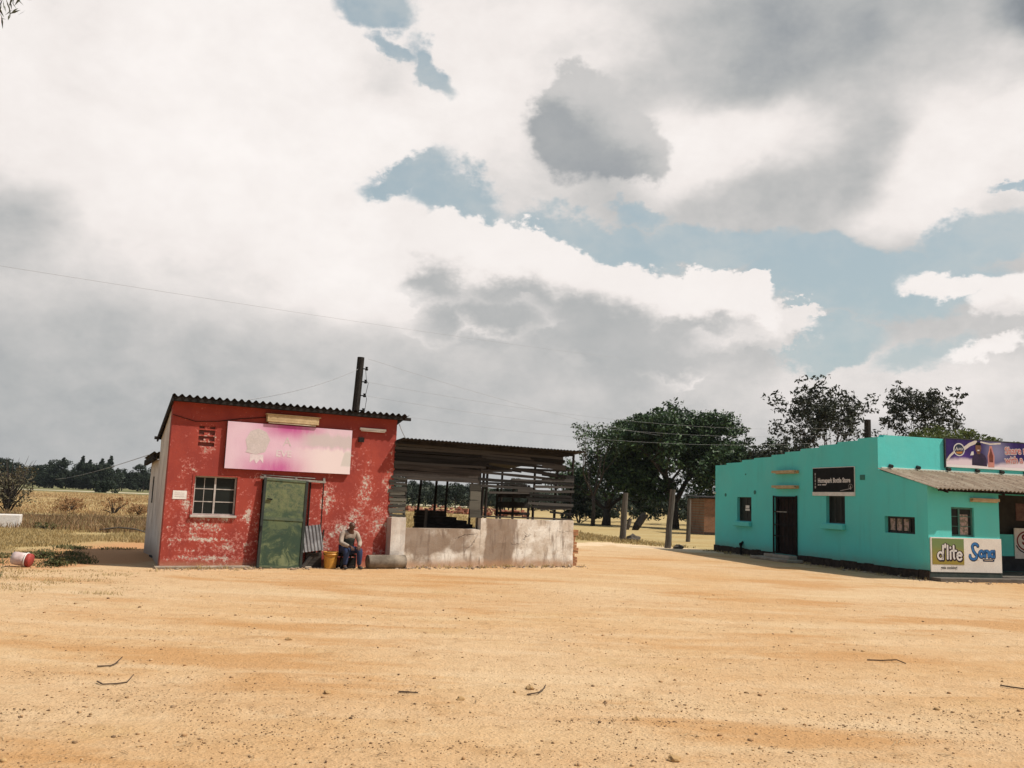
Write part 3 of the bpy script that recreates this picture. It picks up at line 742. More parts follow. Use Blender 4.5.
def pink_panel(g, p):
    # printed sheet faded by the sun: magenta left at top and bottom centre, pale elsewhere
    n = g.noise(p, 1.4, 6, .6, .4); n2 = g.noise(g.mapping(p, sca=(5, 1, 1.2)), 1.3, 6, .65)
    x, y, z = g.sep(p)
    c = g.mix(g.rng(n, .3, .7), (.62, .43, .51), (.68, .51, .58))
    mag = g.m('ADD', g.m('MULTIPLY', g.blob(p, (1.50, 0, 1.08), (1.15, 1, .46)), 1.0), g.m('MULTIPLY', g.blob(p, (1.25, 0, .04), (1.25, 1, .48)), .9))
    mag = g.m('MULTIPLY', mag, g.rng(n2, .2, .6, .6, 1.0))
    c = g.mix(g.m('MULTIPLY', g.blob(p, (1.0, 0, .55), (1.5, 1, .9)), .5), c, (.68, .42, .55))
    c = g.mix(g.m('MINIMUM', mag, 1.0), c, (.46, .045, .24))
    gz_ = g.m('ADD', z, g.m('MULTIPLY', g.m('SUBTRACT', n2, .5), .35))
    grey = g.m('MULTIPLY', g.m('MULTIPLY', g.rng(gz_, .58, .68), g.rng(gz_, 1.0, .86)), g.rng(x, 1.6, 2.1))
    c = g.mix(g.m('MULTIPLY', grey, .85), c, (.52, .46, .45))
    lo = g.m('MULTIPLY', g.rng(gz_, .62, .52), g.rng(x, 1.2, 2.5))
    c = g.mix(g.m('MULTIPLY', lo, .8), c, (.76, .66, .64))
    cor = g.rng(g.m('SUBTRACT', g.m('SUBTRACT', x, 2.72), g.m('MULTIPLY', z, .25)), .0, .04)
    c = g.mix(g.m('MULTIPLY', g.m('MULTIPLY', cor, g.rng(z, .60, .50)), g.rng(z, .16, .22)), c, (.58, .53, .50))
    return dict(color=c, rough=.5, spec=.35, bump=(n, .15, .02))
M_pink = mat('faded_pink_print', pink_panel)
M_ghost = simple('bleached_print', (.60, .52, .51), (.55, .48, .46), 4, .6, .1, 30)
M_ghost2 = simple('bleached_pink_print', (.72, .62, .63), (.66, .55, .57), 6, .6, .1, 30)

# ------------------------------------------------------------------ red shop
W_, HF = 5.49, 3.74
shop = thing('red_shop', 'small red shop with peeling paint, green steel door and corrugated lean roof', 'shop', RO, RA)
SK = Vector((.39, 3.7))                       # the side walls run back a little askew
def skew(x, y): return (x + SK.x * y / SK.y, y)
mb = MB()
wall(mb, 0, W_, 0, HF, [(.60, 1.55, 1.19, 2.07), (2.13, 3.30, 0, 2.04), (.60, .96, 2.72, 3.24)], 0, .2)
facade = mb.build('front_wall', M_red, shop)
mb = MB()                                      # side and rear walls, grey limewash
hb = 3.05
def sidewall(x0, th):
    a, b = skew(x0, .2), skew(x0, 3.7); c, d = skew(x0 + th, .2), skew(x0 + th, 3.7)
    mb.face([(*b, 0), (*a, 0), (*a, HF - .03), (*b, hb)]); mb.face([(*c, 0), (*d, 0), (*d, hb), (*c, HF - .03)])
    mb.face([(*a, HF - .03), (*c, HF - .03), (*d, hb), (*b, hb)]); mb.face([(*d, 0), (*b, 0), (*b, hb), (*d, hb)])
sidewall(0, .2); sidewall(W_ - .2, .2)
a, b = skew(.2, 3.5), skew(W_ - .2, 3.5)
mb.box((a[0], a[1], 0), (b[0], 3.7, hb - .02))
mb.build('side_wall', M_lime, shop)
mb = MB(); mb.box((.3, .5, .01), (5.2, 3.4, .05)); mb.build('floor', M_dark_room, shop)
# vent of pierced blocks
mb = MB(); mb.box((.60, .045, 2.72), (.96, .19, 3.24)); v = mb.build('air_vent', simple('shaded_red_plaster', (.12, .04, .032), (.20, .04, .032), 9), shop)  # darker red stands for the shade inside the vent holes
mb = MB()
for z in (2.72, 2.84, 2.98, 3.12, 3.21):
    mb.box((.60, .006, z), (.96, .044, z + .03))
for z in (2.87, 3.01, 3.15):
    mb.box((.72, .012, z), (.84, .044, z + .055))
mb.build('vent_block', M_red, v)
# window
mb = MB()
x0, x1, z0, z1, y = .60, 1.55, 1.19, 2.07, .07
for b_ in (((x0, z0), (x0 + .035, z1)), ((x1 - .035, z0), (x1, z1)), ((x0 + .035, z1 - .03), (x1 - .035, z1)), ((x0 + .035, z0), (x1 - .035, z0 + .03)), ((1.055, z0 + .03), (1.095, z1 - .03))):
    mb.box((b_[0][0], y, b_[0][1]), (b_[1][0], y + .05, b_[1][1]))
for z in (1.48, 1.77):
    mb.box((x0 + .035, y + .012, z), (1.055, y + .04, z + .02)); mb.box((1.095, y + .012, z), (x1 - .035, y + .04, z + .02))
for x in (.83,): mb.box((x, y + .015, z0 + .03), (x + .012, y + .035, z1 - .03))
wf = mb.build('window', M_frame, shop)
mb = MB(); mb.box((x0 + .03, y + .022, z0 + .025), (x1 - .03, y + .030, z1 - .025)); mb.build('pane', M_glass, wf)
mb = MB(); mb.box((x0 - .05, -.06, z0 - .06), (x1 + .03, .065, z0 - .002)); mb.build('window_sill', M_frame, wf, bevel=.01)
mb = MB()
mb.box((x0 - .05, -.012, z0), (x0, .0695, z1 + .03)); mb.box((x1, -.012, z0), (x1 + .06, .0695, z1 + .03)); mb.box((x0, -.012, z1), (x1, .0695, z1 + .035))
mb.build('window_surround', M_red, wf)
# doorway filling behind the leaning leaf: board painted dark as the unlit interior, with jamb and top rail
mb = MB(); mb.box((2.13, .12, 0), (3.30, .15, 2.04)); mb.build('doorway_board', M_dark_room, shop)
mb = MB(); mb.bar((2.05, -.07, 2.10), (3.66, -.05, 2.05), .035, .05); mb.bar((2.1, -.03, 2.16), (3.4, -.03, 2.13), .02); 
for x in (2.15, 2.9, 3.6): mb.box((x, -.05, 2.04), (x + .05, .002, 2.15))
mb.build('door_rail', simple('grey_rail', (.30, .29, .26), (.15, .12, .10), 8, .6, .3, 30, .4), shop)
dr = bpy.data.objects.new('door', None); col.objects.link(dr); dr.parent = shop
dr.location = (2.07, -.24, .03); dr.rotation_euler = (R(-4.6), R(2.2), 0)
mb = MB(); mb.box((.05, -.012, .05), (1.02, .012, 2.02)); lf = mb.build('door_panel', M_green, dr)
M_gframe = simple('dark_green_angle_iron', (.010, .015, .012), (.020, .027, .020), 6, .6, .2, 30, .4)
for x in (0, 1.01):
    mb = MB(); mb.box((x, -.03, 0), (x + .06, .022, 2.07)); mb.build('door_stile', M_gframe, dr)
for z, z2 in ((0, .05), (1.10, 1.17), (2.02, 2.07)):
    mb = MB(); mb.box((.06, -.028, z), (1.01, .02, z2)); mb.build('door_rail', simple('green_angle_iron', (.05, .075, .045), (.10, .12, .06), 6, .6, .2, 30, .4), dr)
mb = MB(); mb.bar((.10, -.045, 1.58), (.22, -.045, 1.57), .03); mb.build('door_latch', M_black, dr)
mb = MB(); mb.bar((.015, -.05, .83), (.015, -.05, .95), .035); mb.build('door_hinge', M_black, dr)
mb = MB(); mb.box((3.30, -.004, 0), (3.32, .02, 2.1)); mb.box((3.62, -.006, .3), (3.645, -.001, 2.02)); mb.build('door_jamb', M_char, shop)
mb = MB(); mb.box((3.18, .04, 0), (3.299, .11, 2.039)); mb.build('doorway_infill', M_red, shop)
# base slab
mb = MB(); mb.box((-.12, -.16, 0), (1.95, -.003, .055)); mb.box((1.95, -.22, 0), (3.4, -.003, .035)); mb.build('base_slab', M_conc, shop, bevel=.015)
# roof
mb = MB(); corrugated(mb, W_ + .30, 4.25, .165, .032, 8, .006, .02)
slope = math.atan2(.73, 4.0)
M_ = Matrix.Translation((-.09, -.28, 3.84)) @ Matrix(((1, SK.x / SK.y, 0, 0), (0, 1, 0, 0), (0, 0, 1, 0), (0, 0, 0, 1))) @ Matrix.Rotation(-slope, 4, 'X')
xf(mb, M_); mb.build('roof', M_iron_dark, shop, smooth=True)
mb = MB()
mb.bar((-.07, -.22, 3.765), (W_ + .05, -.22, 3.765), .05, .09); mb.bar((-.05, -.032, 3.765), (W_ + .36, -.032, 3.765), .05, .08)
mb.bar((.25, 3.9, 3.07), (W_ + .7, 3.9, 3.07), .05, .08)
mb.bar((-.07, -.25, 3.76), (.33, 3.9, 3.03), .04, .12)
mb.build('roof_batten', M_char, shop)
# cable draped under the eaves
mb = MB(); mb.tube([(-.0, -.02, 3.42), (.5, -.02, 3.30), (1.0, -.02, 3.34), (1.5, -.02, 3.44), (2.1, -.02, 3.52)], .008, 5); mb.build('cable', M_black, shop)

ann = thing('lean_to', 'grey limewashed lean-to with a low iron roof behind the red shop', 'shed', rf(.50, 3.72), RA)
mb = MB()
ax = .12
mb.box((-.10, .02, 0), (2.6, 1.25, 2.50)); mb.build('wall', M_lime, ann)
mb = MB(); mb.box((-.103, .55, 1.35), (-.098, .75, 2.05)); mb.build('slit_opening', M_dark_room, ann)
mb = MB(); corrugated(mb, 3.0, 1.6, .12, .02, 6, .006, .02); xf(mb, Matrix.Translation((-.28, -.04, 2.68)) @ Matrix.Rotation(-.09, 4, 'X')); mb.build('roof', M_iron_dark, ann, smooth=True)
mb = MB(); mb.bar((-.22, 0, 2.55), (-.22, 1.5, 2.42), .08, .14); mb.build('roof_batten', M_char, ann)

# signboard and lamps on the facade
sg = thing('sign_board', 'wide faded pink signboard above the green door', 'sign', rf(1.21, -.02, 2.27), RA)
mb = MB(); mb.box((0, -.075, 0), (3.04, -.05, 1.09)); pn = mb.build('panel', M_pink, sg)
mb = MB()
for b_ in (((0, -.049, .0), (3.04, -.0, .045)), ((0, -.049, 1.045), (3.04, -.0, 1.09)), ((0, -.049, .045), (.045, 0, 1.045)), ((2.995, -.049, .045), (3.04, 0, 1.045)), ((1.5, -.049, .045), (1.54, 0, 1.045))): mb.box(*b_)
mb.build('sign_frame', M_char, sg)
mb = MB()
hexa = [(.72 + .29 * math.cos(R(a)), .66 + .31 * math.sin(R(a))) for a in (10, 50, 90, 130, 175, 215, 262, 310)]
poly(mb, hexa, -.0775); poly(mb, [(.45, .40), (.66, .36), (.62, .56), (.5, .52)], -.0790)
mb.build('faded_emblem', M_ghost, sg)
mb = MB(); poly(mb, [(.56, .16), (.66, .24), (.72, .14), (.80, .25), (.88, .16), (.87, .36), (.56, .36)], -.0775); mb.build('faded_star', M_ghost2, sg)
RX = Matrix.Rotation(R(90), 4, 'X')
text_mesh('faded_lettering', 'A', .30, M_ghost, sg, (1.32, -.078, .60), RX, .0005)
text_mesh('faded_lettering', 'EVE', .22, M_ghost2, sg, (1.16, -.078, .34), RX, .0005, 0.004, 1.1)

lm = thing('lamp_housing', 'long tan timber lamp box above the pink signboard', 'lamp', rf(2.1, -.02, 3.42), RA)
mb = MB(); mb.box((0, -.14, .0), (1.26, -.0, .05)); mb.box((0, -.14, .05), (1.26, -.115, .17)); mb.box((0, -.02, .05), (1.26, 0, .17)); mb.box((-.03, -.16, .17), (1.30, 0, .19)); mb.build('housing', M_cream, lm, bevel=.006)
mb = MB(); mb.tube([(.05, -.07, -.018), (1.2, -.07, -.018)], .017, 8); mb.build('tube', M_white, lm, smooth=True)
lm = thing('tube_lamp', 'thin white tube lamp at the right end of the red facade', 'lamp', rf(4.47, -.02, 3.37), RA)
mb = MB(); mb.box((0, -.05, .03), (.70, 0, .085)); mb.build('housing', M_white, lm, bevel=.005)
mb = MB(); mb.tube([(.03, -.035, .012), (.67, -.035, .012)], .014, 8); mb.build('tube', M_white, lm, smooth=True)
mb = MB(); mb.box((-.02, -.045, -.28), (.12, 0, -.16)); mb.build('switch_box', M_char, lm)
nb_ = thing('paper_notice', 'white paper notice pasted left of the barred window', 'notice', rf(.15, -.006, 1.53), RA)
mb = MB(); mb.box((0, -.004, 0), (.30, 0, .19)); mb.build('sheet', M_white, nb_)
mb = MB()
for z in (.05, .09, .13): mb.box((.04, -.0055, z), (.25, -.0045, z + .012))
mb.build('print_line', simple('faint_ink', (.5, .42, .40), (.6, .5, .48), 20), nb_)
cs = MB(); corrugated(cs, .55, .62, .085, .016, 8, .004)
xf(cs, Matrix.Translation((3.12, -.20, .36)) @ Matrix.Rotation(R(-7), 4, 'Y') @ Matrix.Rotation(R(76), 4, 'X'))
scrap = cs.build('iron_sheet', simple('scrap_zinc', (.34, .33, .33), (.18, .17, .17), 4, .5, .2, 20, .5, .5), None, smooth=True, loc=RO, rotz=RA)
tag(scrap, 'scrap of grey corrugated iron propped beside the green door', 'iron sheet')
mb = MB(); mb.bar((3.16, -.26, .02), (3.52, -.03, .38), .05, .07); mb.bar((3.62, -.05, .02), (3.70, -.04, .9), .03)
mb.box((3.28, -.12, .0), (3.66, -.03, .35), Matrix.Rotation(R(-5), 4, 'Z'))
pp = mb.build('scrap_board', M_wood_tan, None, loc=RO, rotz=RA); tag(pp, 'brown board holding up the scrap of corrugated iron', 'board')

# bucket
def bucket(name, label, loc, r0, r1, h, m, rot=(0, 0, 0)):
    t = thing(name, label, 'bucket', loc); t.rotation_euler = rot
    mb = MB(); prof = [(0, 0), (r0, 0), (r0 * 1.02, .01)]
    for k in np.linspace(.1, .8, 6): prof.append((r0 + (r1 - r0) * k, h * k))
    prof += [(r1 * .98, h * .80), (r1 * 1.08, h * .81), (r1 * 1.08, h * .86), (r1, h * .87), (r1, h * .95), (r1 * 1.07, h * .955), (r1 * 1.07, h), (r1 * .96, h), (r1 * .95, h * .9), (r0 * .9, .03), (0, .03)]
    n = 22; rings = []
    for (r, z) in prof: rings.append([mb.vert((r * math.cos(2 * PI * j / n), r * math.sin(2 * PI * j / n), z)) for j in range(n)])
    for A, B in zip(rings, rings[1:]):
        for j in range(n): mb.f.append([A[j], A[(j + 1) % n], B[(j + 1) % n], B[j]]); mb.mi.append(0)
    mb.build('body', m, t, smooth=True)
    mb = MB(); mb.tube([((r1 * 1.1) * math.cos(a), -.02 - .06 * math.sin(a) * 1.0 - .10 * math.sin(a), h * .9 - .10 * math.sin(a)) for a in np.linspace(0, PI, 12)], .004, 5); mb.build('handle', M_black, t)
    return t
M_yel = simple('yellow_plastic', (.60, .30, .045), (.50, .22, .035), 6, .5, .1, 30, .4)
bucket('bucket', 'yellow plastic bucket standing beside the seated man', rf(3.80, -.36), .135, .17, .40, M_yel, (0, 0, RA))

# concrete pipe in front of the wall foot
mb = MB()
mb.tube([(4.70, -.47, .165), (5.68, -.50, .165)], .168, 20, wob=.015)
cp = mb.build('concrete_pipe', simple('grimy_concrete', (.30, .25, .195), (.11, .088, .068), 2.6, .93, .6, 16, .1), None, smooth=True, loc=RO, rotz=RA, bevel=.01); tag(cp, 'weathered concrete pipe lying against the foot of the wall', 'pipe')

# ------------------------------------------------------------------ burnt market stall and its plaster wall
pw = thing('plaster_wall', 'low stained plaster wall, stepped in height, with a broken brick end', 'wall', RO, RA)
mb = MB(); random.seed(3)
def slab(x0, x1, y0, y1, z0, z1, nx=10, nz=6, j=.012):
    """plastered block with uneven faces and top"""
    X_ = np.linspace(x0, x1, nx + 1); Z_ = np.linspace(z0, z1, nz + 1)
    fr = [[mb.vert((x + (random.uniform(-j, j) if 0 < i < nx else 0), y0 + random.uniform(-j, j), z + (random.uniform(-j * 1.6, j * 1.6) if k == nz else (random.uniform(-j, j) if 0 < k else 0)))) for k, z in enumerate(Z_)] for i, x in enumerate(X_)]
    bk = [[mb.vert((x, y1, z)) for z in Z_] for x in X_]
    for i in range(nx):
        for k in range(nz):
            mb.f.append([fr[i][k], fr[i + 1][k], fr[i + 1][k + 1], fr[i][k + 1]]); mb.mi.append(0)
            mb.f.append([bk[i + 1][k], bk[i][k], bk[i][k + 1], bk[i + 1][k + 1]]); mb.mi.append(0)
        mb.f.append([fr[i][nz], fr[i + 1][nz], bk[i + 1][nz], bk[i][nz]]); mb.mi.append(0)
    for k in range(nz):
        mb.f.append([bk[0][k], fr[0][k], fr[0][k + 1], bk[0][k + 1]]); mb.mi.append(0)
        mb.f.append([fr[nx][k], bk[nx][k], bk[nx][k + 1], fr[nx][k + 1]]); mb.mi.append(0)
slab(5.76, 8.0, -.145, .16, 0, .98, 12, 6, .010); lowp = mb.build('low_section', M_plaster, pw)
mb = MB(); slab(8.005, 11.04, -.15, .16, 0, 1.27, 16, 8, .012); mb.build('high_section', M_plaster, pw)
mb = MB(); slab(5.36, 5.755, -.28, .16, 0, 1.24, 3, 6, .012); mb.build('pillar', simple('whitewashed_plaster', (.66, .61, .55), (.50, .42, .36), 1.6, .9, .5, 20, .15), pw)
mb = MB()
random.seed(5)
for k in range(12):
    z = k * .085; w2 = random.uniform(.08, .22)
    mb.box((11.045, -.12 + random.uniform(0, .03), z + .004), (11.045 + w2, .14, z + .078))
mb.build('broken_brick_end', simple('raw_orange_brick', (.40, .20, .10), (.28, .13, .07), 6, .9, .5, 20, .1), pw)

st = thing('market_stall', 'burnt out timber stall with blackened plank walls and iron roof', 'stall', RO, RA)
mb = MB(); corrugated(mb, 5.75, 4.9, .11, .018, 6, .006, .05); xf(mb, Matrix.Translation((5.50, -.38, 3.24)) @ Matrix.Rotation(-.10, 4, 'X')); mb.build('roof', M_iron_dark, st, smooth=True)
mb = MB()
mb.bar((5.5, -.1, 3.17), (11.0, -.1, 3.15), .06, .09); mb.bar((5.5, 4.1, 2.74), (11.1, 4.1, 2.74), .07, .1); mb.bar((5.5, 2.0, 2.95), (11.0, 2.0, 2.95), .06, .09)
mb.build('roof_batten', M_char, st)
mb = MB(); mb.box((5.50, .02, 2.34), (7.99, .04, 2.78)); mb.build('backing_board', M_char, st)
mb = MB(); mb.box((8.05, .02, 2.80), (10.72, .04, 3.12)); mb.build('backing_board', M_char, st)
def plank_panel(name, rows, m, seed):
    random.seed(seed); mb = MB()
    for (x0, x1, z0, z1, t) in rows:
        d = random.uniform(-.012, .012); n = max(2, int((x1 - x0) / .5)); yb = -.02 + d
        P = []
        ph = random.uniform(0, 6); am = random.uniform(.0, .018)
        for i in range(n + 1):
            f = i / n; x = x0 + (x1 - x0) * f; s_ = math.sin(ph + f * 3) * am + t * (f - .5)
            e0 = random.uniform(-.008, .008); e1 = random.uniform(-.008, .008)
            P.append([mb.vert((x, yb, z0 + s_ + e0)), mb.vert((x, yb, z1 + s_ + e1)), mb.vert((x, yb + .025, z1 + s_ + e1)), mb.vert((x, yb + .025, z0 + s_ + e0))])
        for a, b in zip(P, P[1:]):
            for q in range(4): mb.f.append([a[q], b[q], b[(q + 1) % 4], a[(q + 1) % 4]]); mb.mi.append(0)
        mb.f.append(P[0][::-1]); mb.f.append(P[-1]); mb.mi += [0, 0]
    return mb.build(name, m, st)
plank_panel('fascia_boards', [(5.46, 8.05 + .1 * (k % 3), 3.125 - k * .074, 3.19 - k * .074, random.uniform(-.03, .01)) for k in range(8)], M_wood, 1)
plank_panel('brown_fascia_boards', [(5.46, 8.0, 2.44, 2.60, -.10), (5.46, 8.0, 2.27, 2.43, -.04), (5.80, 7.98, 2.20, 2.27, .0)], M_wood_tan, 2)
plank_panel('left_boards', [(5.36 + random.uniform(-.04, .06), 5.83 + random.uniform(-.03, .03), 1.26 + k * .079, 1.328 + k * .079, random.uniform(-.02, .02)) for k in range(13)], M_wood_mid, 3)
plank_panel('centre_boards', [(7.72, 8.06, 1.28, 1.50, 0), (7.70, 8.04, 1.51, 1.74, .0), (7.72, 8.05, 1.75, 1.98, 0), (7.70, 8.05, 1.99, 2.19, 0)], M_wood_mid, 4)
random.seed(31)
rows_ = [(8.02, 10.9, 3.09, 3.16, -.02), (8.02, 10.7, 3.01, 3.08, -.03), (8.02, 9.7, 2.93, 3.0, -.05), (9.6, 10.75, 2.93, 3.0, -.03), (8.02, 10.4, 2.84, 2.91, -.04), (8.0, 10.2, 2.75, 2.82, -.06), (10.0, 10.8, 2.70, 2.86, -.05),
    (7.95, 9.3, 2.62, 2.69, -.14), (9.0, 10.5, 2.55, 2.64, -.10), (9.3, 11.1, 2.64, 2.71, .07), (8.0, 10.4, 2.43, 2.50, -.10), (10.0, 11.12, 2.48, 2.57, -.05), (10.0, 11.1, 2.39, 2.45, .02), (7.95, 10.0, 2.27, 2.35, -.05),
    (9.75, 11.1, 2.27, 2.34, -.03), (9.75, 11.1, 2.17, 2.24, .01), (8.02, 9.7, 2.10, 2.17, -.02), (9.2, 11.12, 2.04, 2.11, .03), (9.6, 11.0, 1.92, 1.99, -.04), (9.55, 11.1, 1.80, 1.87, .02), (9.55, 11.1, 1.68, 1.75, -.02), (9.9, 11.05, 1.56, 1.62, .02), (8.3, 9.6, 1.96, 2.01, .02), (9.0, 11.1, 2.345, 2.40, .01), (9.5, 11.05, 1.865, 1.91, .03), (9.7, 11.1, 1.62, 1.67, .01), (8.0, 9.5, 2.19, 2.24, .02), (8.0, 9.0, 2.54, 2.60, .03), (10.3, 11.1, 1.44, 1.50, -.02)]
plank_panel('slat_boards', rows_, M_wood, 5)
plank_panel('sill_board', [(7.80, 11.1, 1.29, 1.335, -.05)], M_wood_tan, 6)
def stall_post(a, b, w=.07, name='post'):
    mb = MB(); mb.tube([a, ((a[0] + b[0]) / 2 + random.uniform(-.02, .02), (a[1] + b[1]) / 2, (a[2] + b[2]) / 2), b], [w * .55, w * .5, w * .48], 7, wob=.08); mb.build(name, M_char, st)
for x, z0, lean in ((8.12, 1.2, .05), (8.24, 1.2, .03), (10.50, 1.2, .10), (11.0, 1.2, .12), (8.02, .9, .02)):
    stall_post((x, .06, z0), (x + lean, .06, 3.16), .075)
for x, lean in ((8.02, .14), (8.62, .06), (8.98, .08), (9.86, .10), (11.0, .05), (12.2, .0)):
    if x < 11.2: stall_post((x, 4.0, 0), (x + lean, 4.0, 2.75), .08)
stall_post((5.75, 4.0, 0), (5.78, 4.0, 2.75), .08); stall_post((5.85, .1, .9), (5.88, .1, 2.3), .06); stall_post((11.0, 2.0, 0), (11.05, 2.0, 2.95), .08)
# black shutter standing inside the right half
mb = MB()
x0, x1, y = 9.45, 10.6, 1.55
for x in (x0, (x0 + x1) / 2 - .03, x1 - .06): mb.box((x, y, .75), (x + .06, y + .04, 2.25))
for z in (.75, .95, 1.15, 1.36, 1.56, 1.66, 1.86, 1.96, 2.14): mb.box((x0, y - .03, z), (x1, y - .001, z + (.075 if z not in (1.56, 1.86) else .10)), Matrix.Rotation(R(random.uniform(-.5, .5)), 4, 'Y'))
sh = mb.build('slatted_shutter', M_char, None, loc=RO, rotz=RA); tag(sh, 'blackened slatted shutter standing inside the burnt stall', 'shutter')
# stepped stack of burnt timber
mb = MB(); random.seed(9)
for k, (z, z2, ln) in enumerate(((0, .45, 2.9), (.455, .80, 2.5), (.805, .95, 2.0), (.955, 1.06, 1.5), (1.065, 1.16, 1.32), (1.165, 1.25, .98), (1.255, 1.33, .66), (1.335, 1.41, .60))):
    mb.box((7.02 + random.uniform(-.02, .02), 1.25 + random.uniform(0, .03), z), (7.02 + ln, 2.0, z2))
stk = mb.build('timber_stack', M_char, None, loc=RO, rotz=RA); tag(stk, 'stepped stack of charred timber inside the burnt stall', 'stack')
mb = MB(); mb.bar((6.98, 1.2, 0), (7.02, 1.2, 1.45), .07, .05)
ps_ = mb.build('pale_stake', M_post, None, loc=RO, rotz=RA); tag(ps_, 'pale stake beside the charred timber stack', 'stake')

# ------------------------------------------------------------------ the seated man
def skin_mesh(name, nodes, edges, m, parent, root=0, sub=2):
    """nodes {key: ((x,y,z), rx, ry)}; a skin grown round a skeleton, baked to a plain mesh"""
    keys = list(nodes); ix = {k: i for i, k in enumerate(keys)}
    me = bpy.data.meshes.new(name + '_skeleton'); me.from_pydata([nodes[k][0] for k in keys], [(ix[a], ix[b]) for a, b in edges], [])
    o = bpy.data.objects.new(name + '_src', me); col.objects.link(o)
    mo = o.modifiers.new('skin', 'SKIN'); mo.use_smooth_shade = True
    sv = me.skin_vertices[0].data
    for k in keys:
        n = nodes[k]; sv[ix[k]].radius = (n[1], n[2] if len(n) > 2 else n[1])
    sv[ix[keys[0]]].use_root = True
    ss = o.modifiers.new('sub', 'SUBSURF'); ss.levels = sub; ss.render_levels = sub
    dg = bpy.context.evaluated_depsgraph_get(); dg.update()
    out = bpy.data.meshes.new_from_object(o.evaluated_get(dg))
    bpy.data.objects.remove(o)
    out.materials.clear(); out.materials.append(m); out.name = name
    out.polygons.foreach_set('use_smooth', [True] * len(out.polygons))
    r = bpy.data.objects.new(name, out); col.objects.link(r); r.parent = parent
    return r
M_skin = simple('dark_brown_skin', (.115, .056, .036), (.085, .042, .027), 12, .5, .1, 40, .35)
man = thing('person', 'person in a pale shirt, dark waistcoat and blue jeans sitting against the red wall', 'person', rf(4.24, -.34), RA)
N, E_ = {}, []
N['pelvis'] = ((0, .10, .44), .13, .11); N['belly'] = ((0, .07, .57), .125, .10); N['chest'] = ((0, -.01, .74), .145, .10)
N['collar'] = ((0, -.06, .855), .085, .065); N['neck'] = ((.005, -.10, .93), .052, .052); N['jaw'] = ((.01, -.155, .985), .060, .066)
N['skull'] = ((.015, -.145, 1.045), .073, .088); N['crown'] = ((.015, -.125, 1.095), .052, .062); N['nose'] = ((.012, -.243, 1.015), .012, .012)
for s_ in (-1, 1): N['ear%d' % s_] = ((.012 + s_ * .080, -.13, 1.025), .012, .018)
E_ += [('pelvis', 'belly'), ('belly', 'chest'), ('chest', 'collar'), ('collar', 'neck'), ('neck', 'jaw'), ('jaw', 'skull'), ('skull', 'crown'), ('skull', 'nose'), ('skull', 'ear-1'), ('skull', 'ear1')]
ARM, LEG = {}, {}
for s_ in (-1, 1):
    t = 'l' if s_ < 0 else 'r'
    hand_x = -.075 if s_ < 0 else .085
    N[t + 'sh'] = ((s_ * .185, -.03, .835), .062); N[t + 'el'] = ((s_ * .245, -.12, .62), .047); N[t + 'fa'] = ((s_ * .185, -.26, .575), .043)
    N[t + 'wr'] = ((hand_x + s_ * .045, -.375, .545), .030, .026); N[t + 'pa'] = ((hand_x, -.43, .525), .040, .022)
    E_ += [('collar', t + 'sh'), (t + 'sh', t + 'el'), (t + 'el', t + 'fa'), (t + 'fa', t + 'wr'), (t + 'wr', t + 'pa')]
    for k, (ox, ln) in enumerate(((-.030, .85), (-.010, 1.0), (.010, .95), (.030, .75))):
        a = t + 'f%d' % k
        N[a + 'a'] = ((hand_x + ox, -.475, .515), .0095); N[a + 'b'] = ((hand_x + ox * 1.05, -.475 - .030 * ln, .492), .0088); N[a + 'c'] = ((hand_x + ox, -.475 - .040 * ln, .455), .0078)
        E_ += [(t + 'pa', a + 'a'), (a + 'a', a + 'b'), (a + 'b', a + 'c')]
    N[t + 'ta'] = ((hand_x - s_ * .045, -.425, .512), .011); N[t + 'tb'] = ((hand_x - s_ * .052, -.460, .488), .009)
    E_ += [(t + 'pa', t + 'ta'), (t + 'ta', t + 'tb')]
    N[t + 'hip'] = ((s_ * .10, .06, .435), .095); N[t + 'kn'] = ((s_ * .165, -.35, .455), .064); N[t + 'cf'] = ((s_ * .172, -.33, .29), .055)
    N[t + 'an'] = ((s_ * .178, -.31, .085), .038); N[t + 'to'] = ((s_ * .20, -.45, .035), .036, .026)
    E_ += [('pelvis', t + 'hip'), (t + 'hip', t + 'kn'), (t + 'kn', t + 'cf'), (t + 'cf', t + 'an'), (t + 'an', t + 'to')]
skin_mesh('body', N, E_, M_skin, man)
def sub_skin(name, keys, grow, m, extra=None, ren=None):
    n = {k: (N[k][0], *(r + grow for r in N[k][1:])) for k in keys}
    if extra: n.update(extra)
    e = [(a, b) for a, b in E_ if a in n and b in n] + (ren or [])
    return skin_mesh(name, n, e, m, man)
M_shirt = simple('pale_shirt_cloth', (.40, .33, .27), (.27, .21, .17), 9, .9, .3, 60, .1)
M_vest = simple('dark_waistcoat', (.055, .06, .05), (.035, .038, .035), 9, .9, .3, 60, .1)
M_jean = simple('blue_denim', (.026, .038, .088), (.045, .062, .12), 8, .9, .3, 80, .1)
sub_skin('shirt', ['belly', 'chest', 'collar', 'lsh', 'lel', 'lfa', 'lwr', 'rsh', 'rel', 'rfa', 'rwr'], .014, M_shirt)
sub_skin('waistcoat', ['belly', 'chest'], .036, M_vest, {'top': ((0, -.060, .82), .135, .088), 'pelvis': ((0, .09, .47), .145, .12)}, [('chest', 'top')])
sub_skin('trousers', ['pelvis', 'lhip', 'lkn', 'lcf', 'lan', 'rhip', 'rkn', 'rcf', 'ran'], .016, M_jean)
M_shoe = simple('scuffed_black_shoe', (.02, .018, .016), (.05, .045, .04), 12, .6, .2, 40, .3)
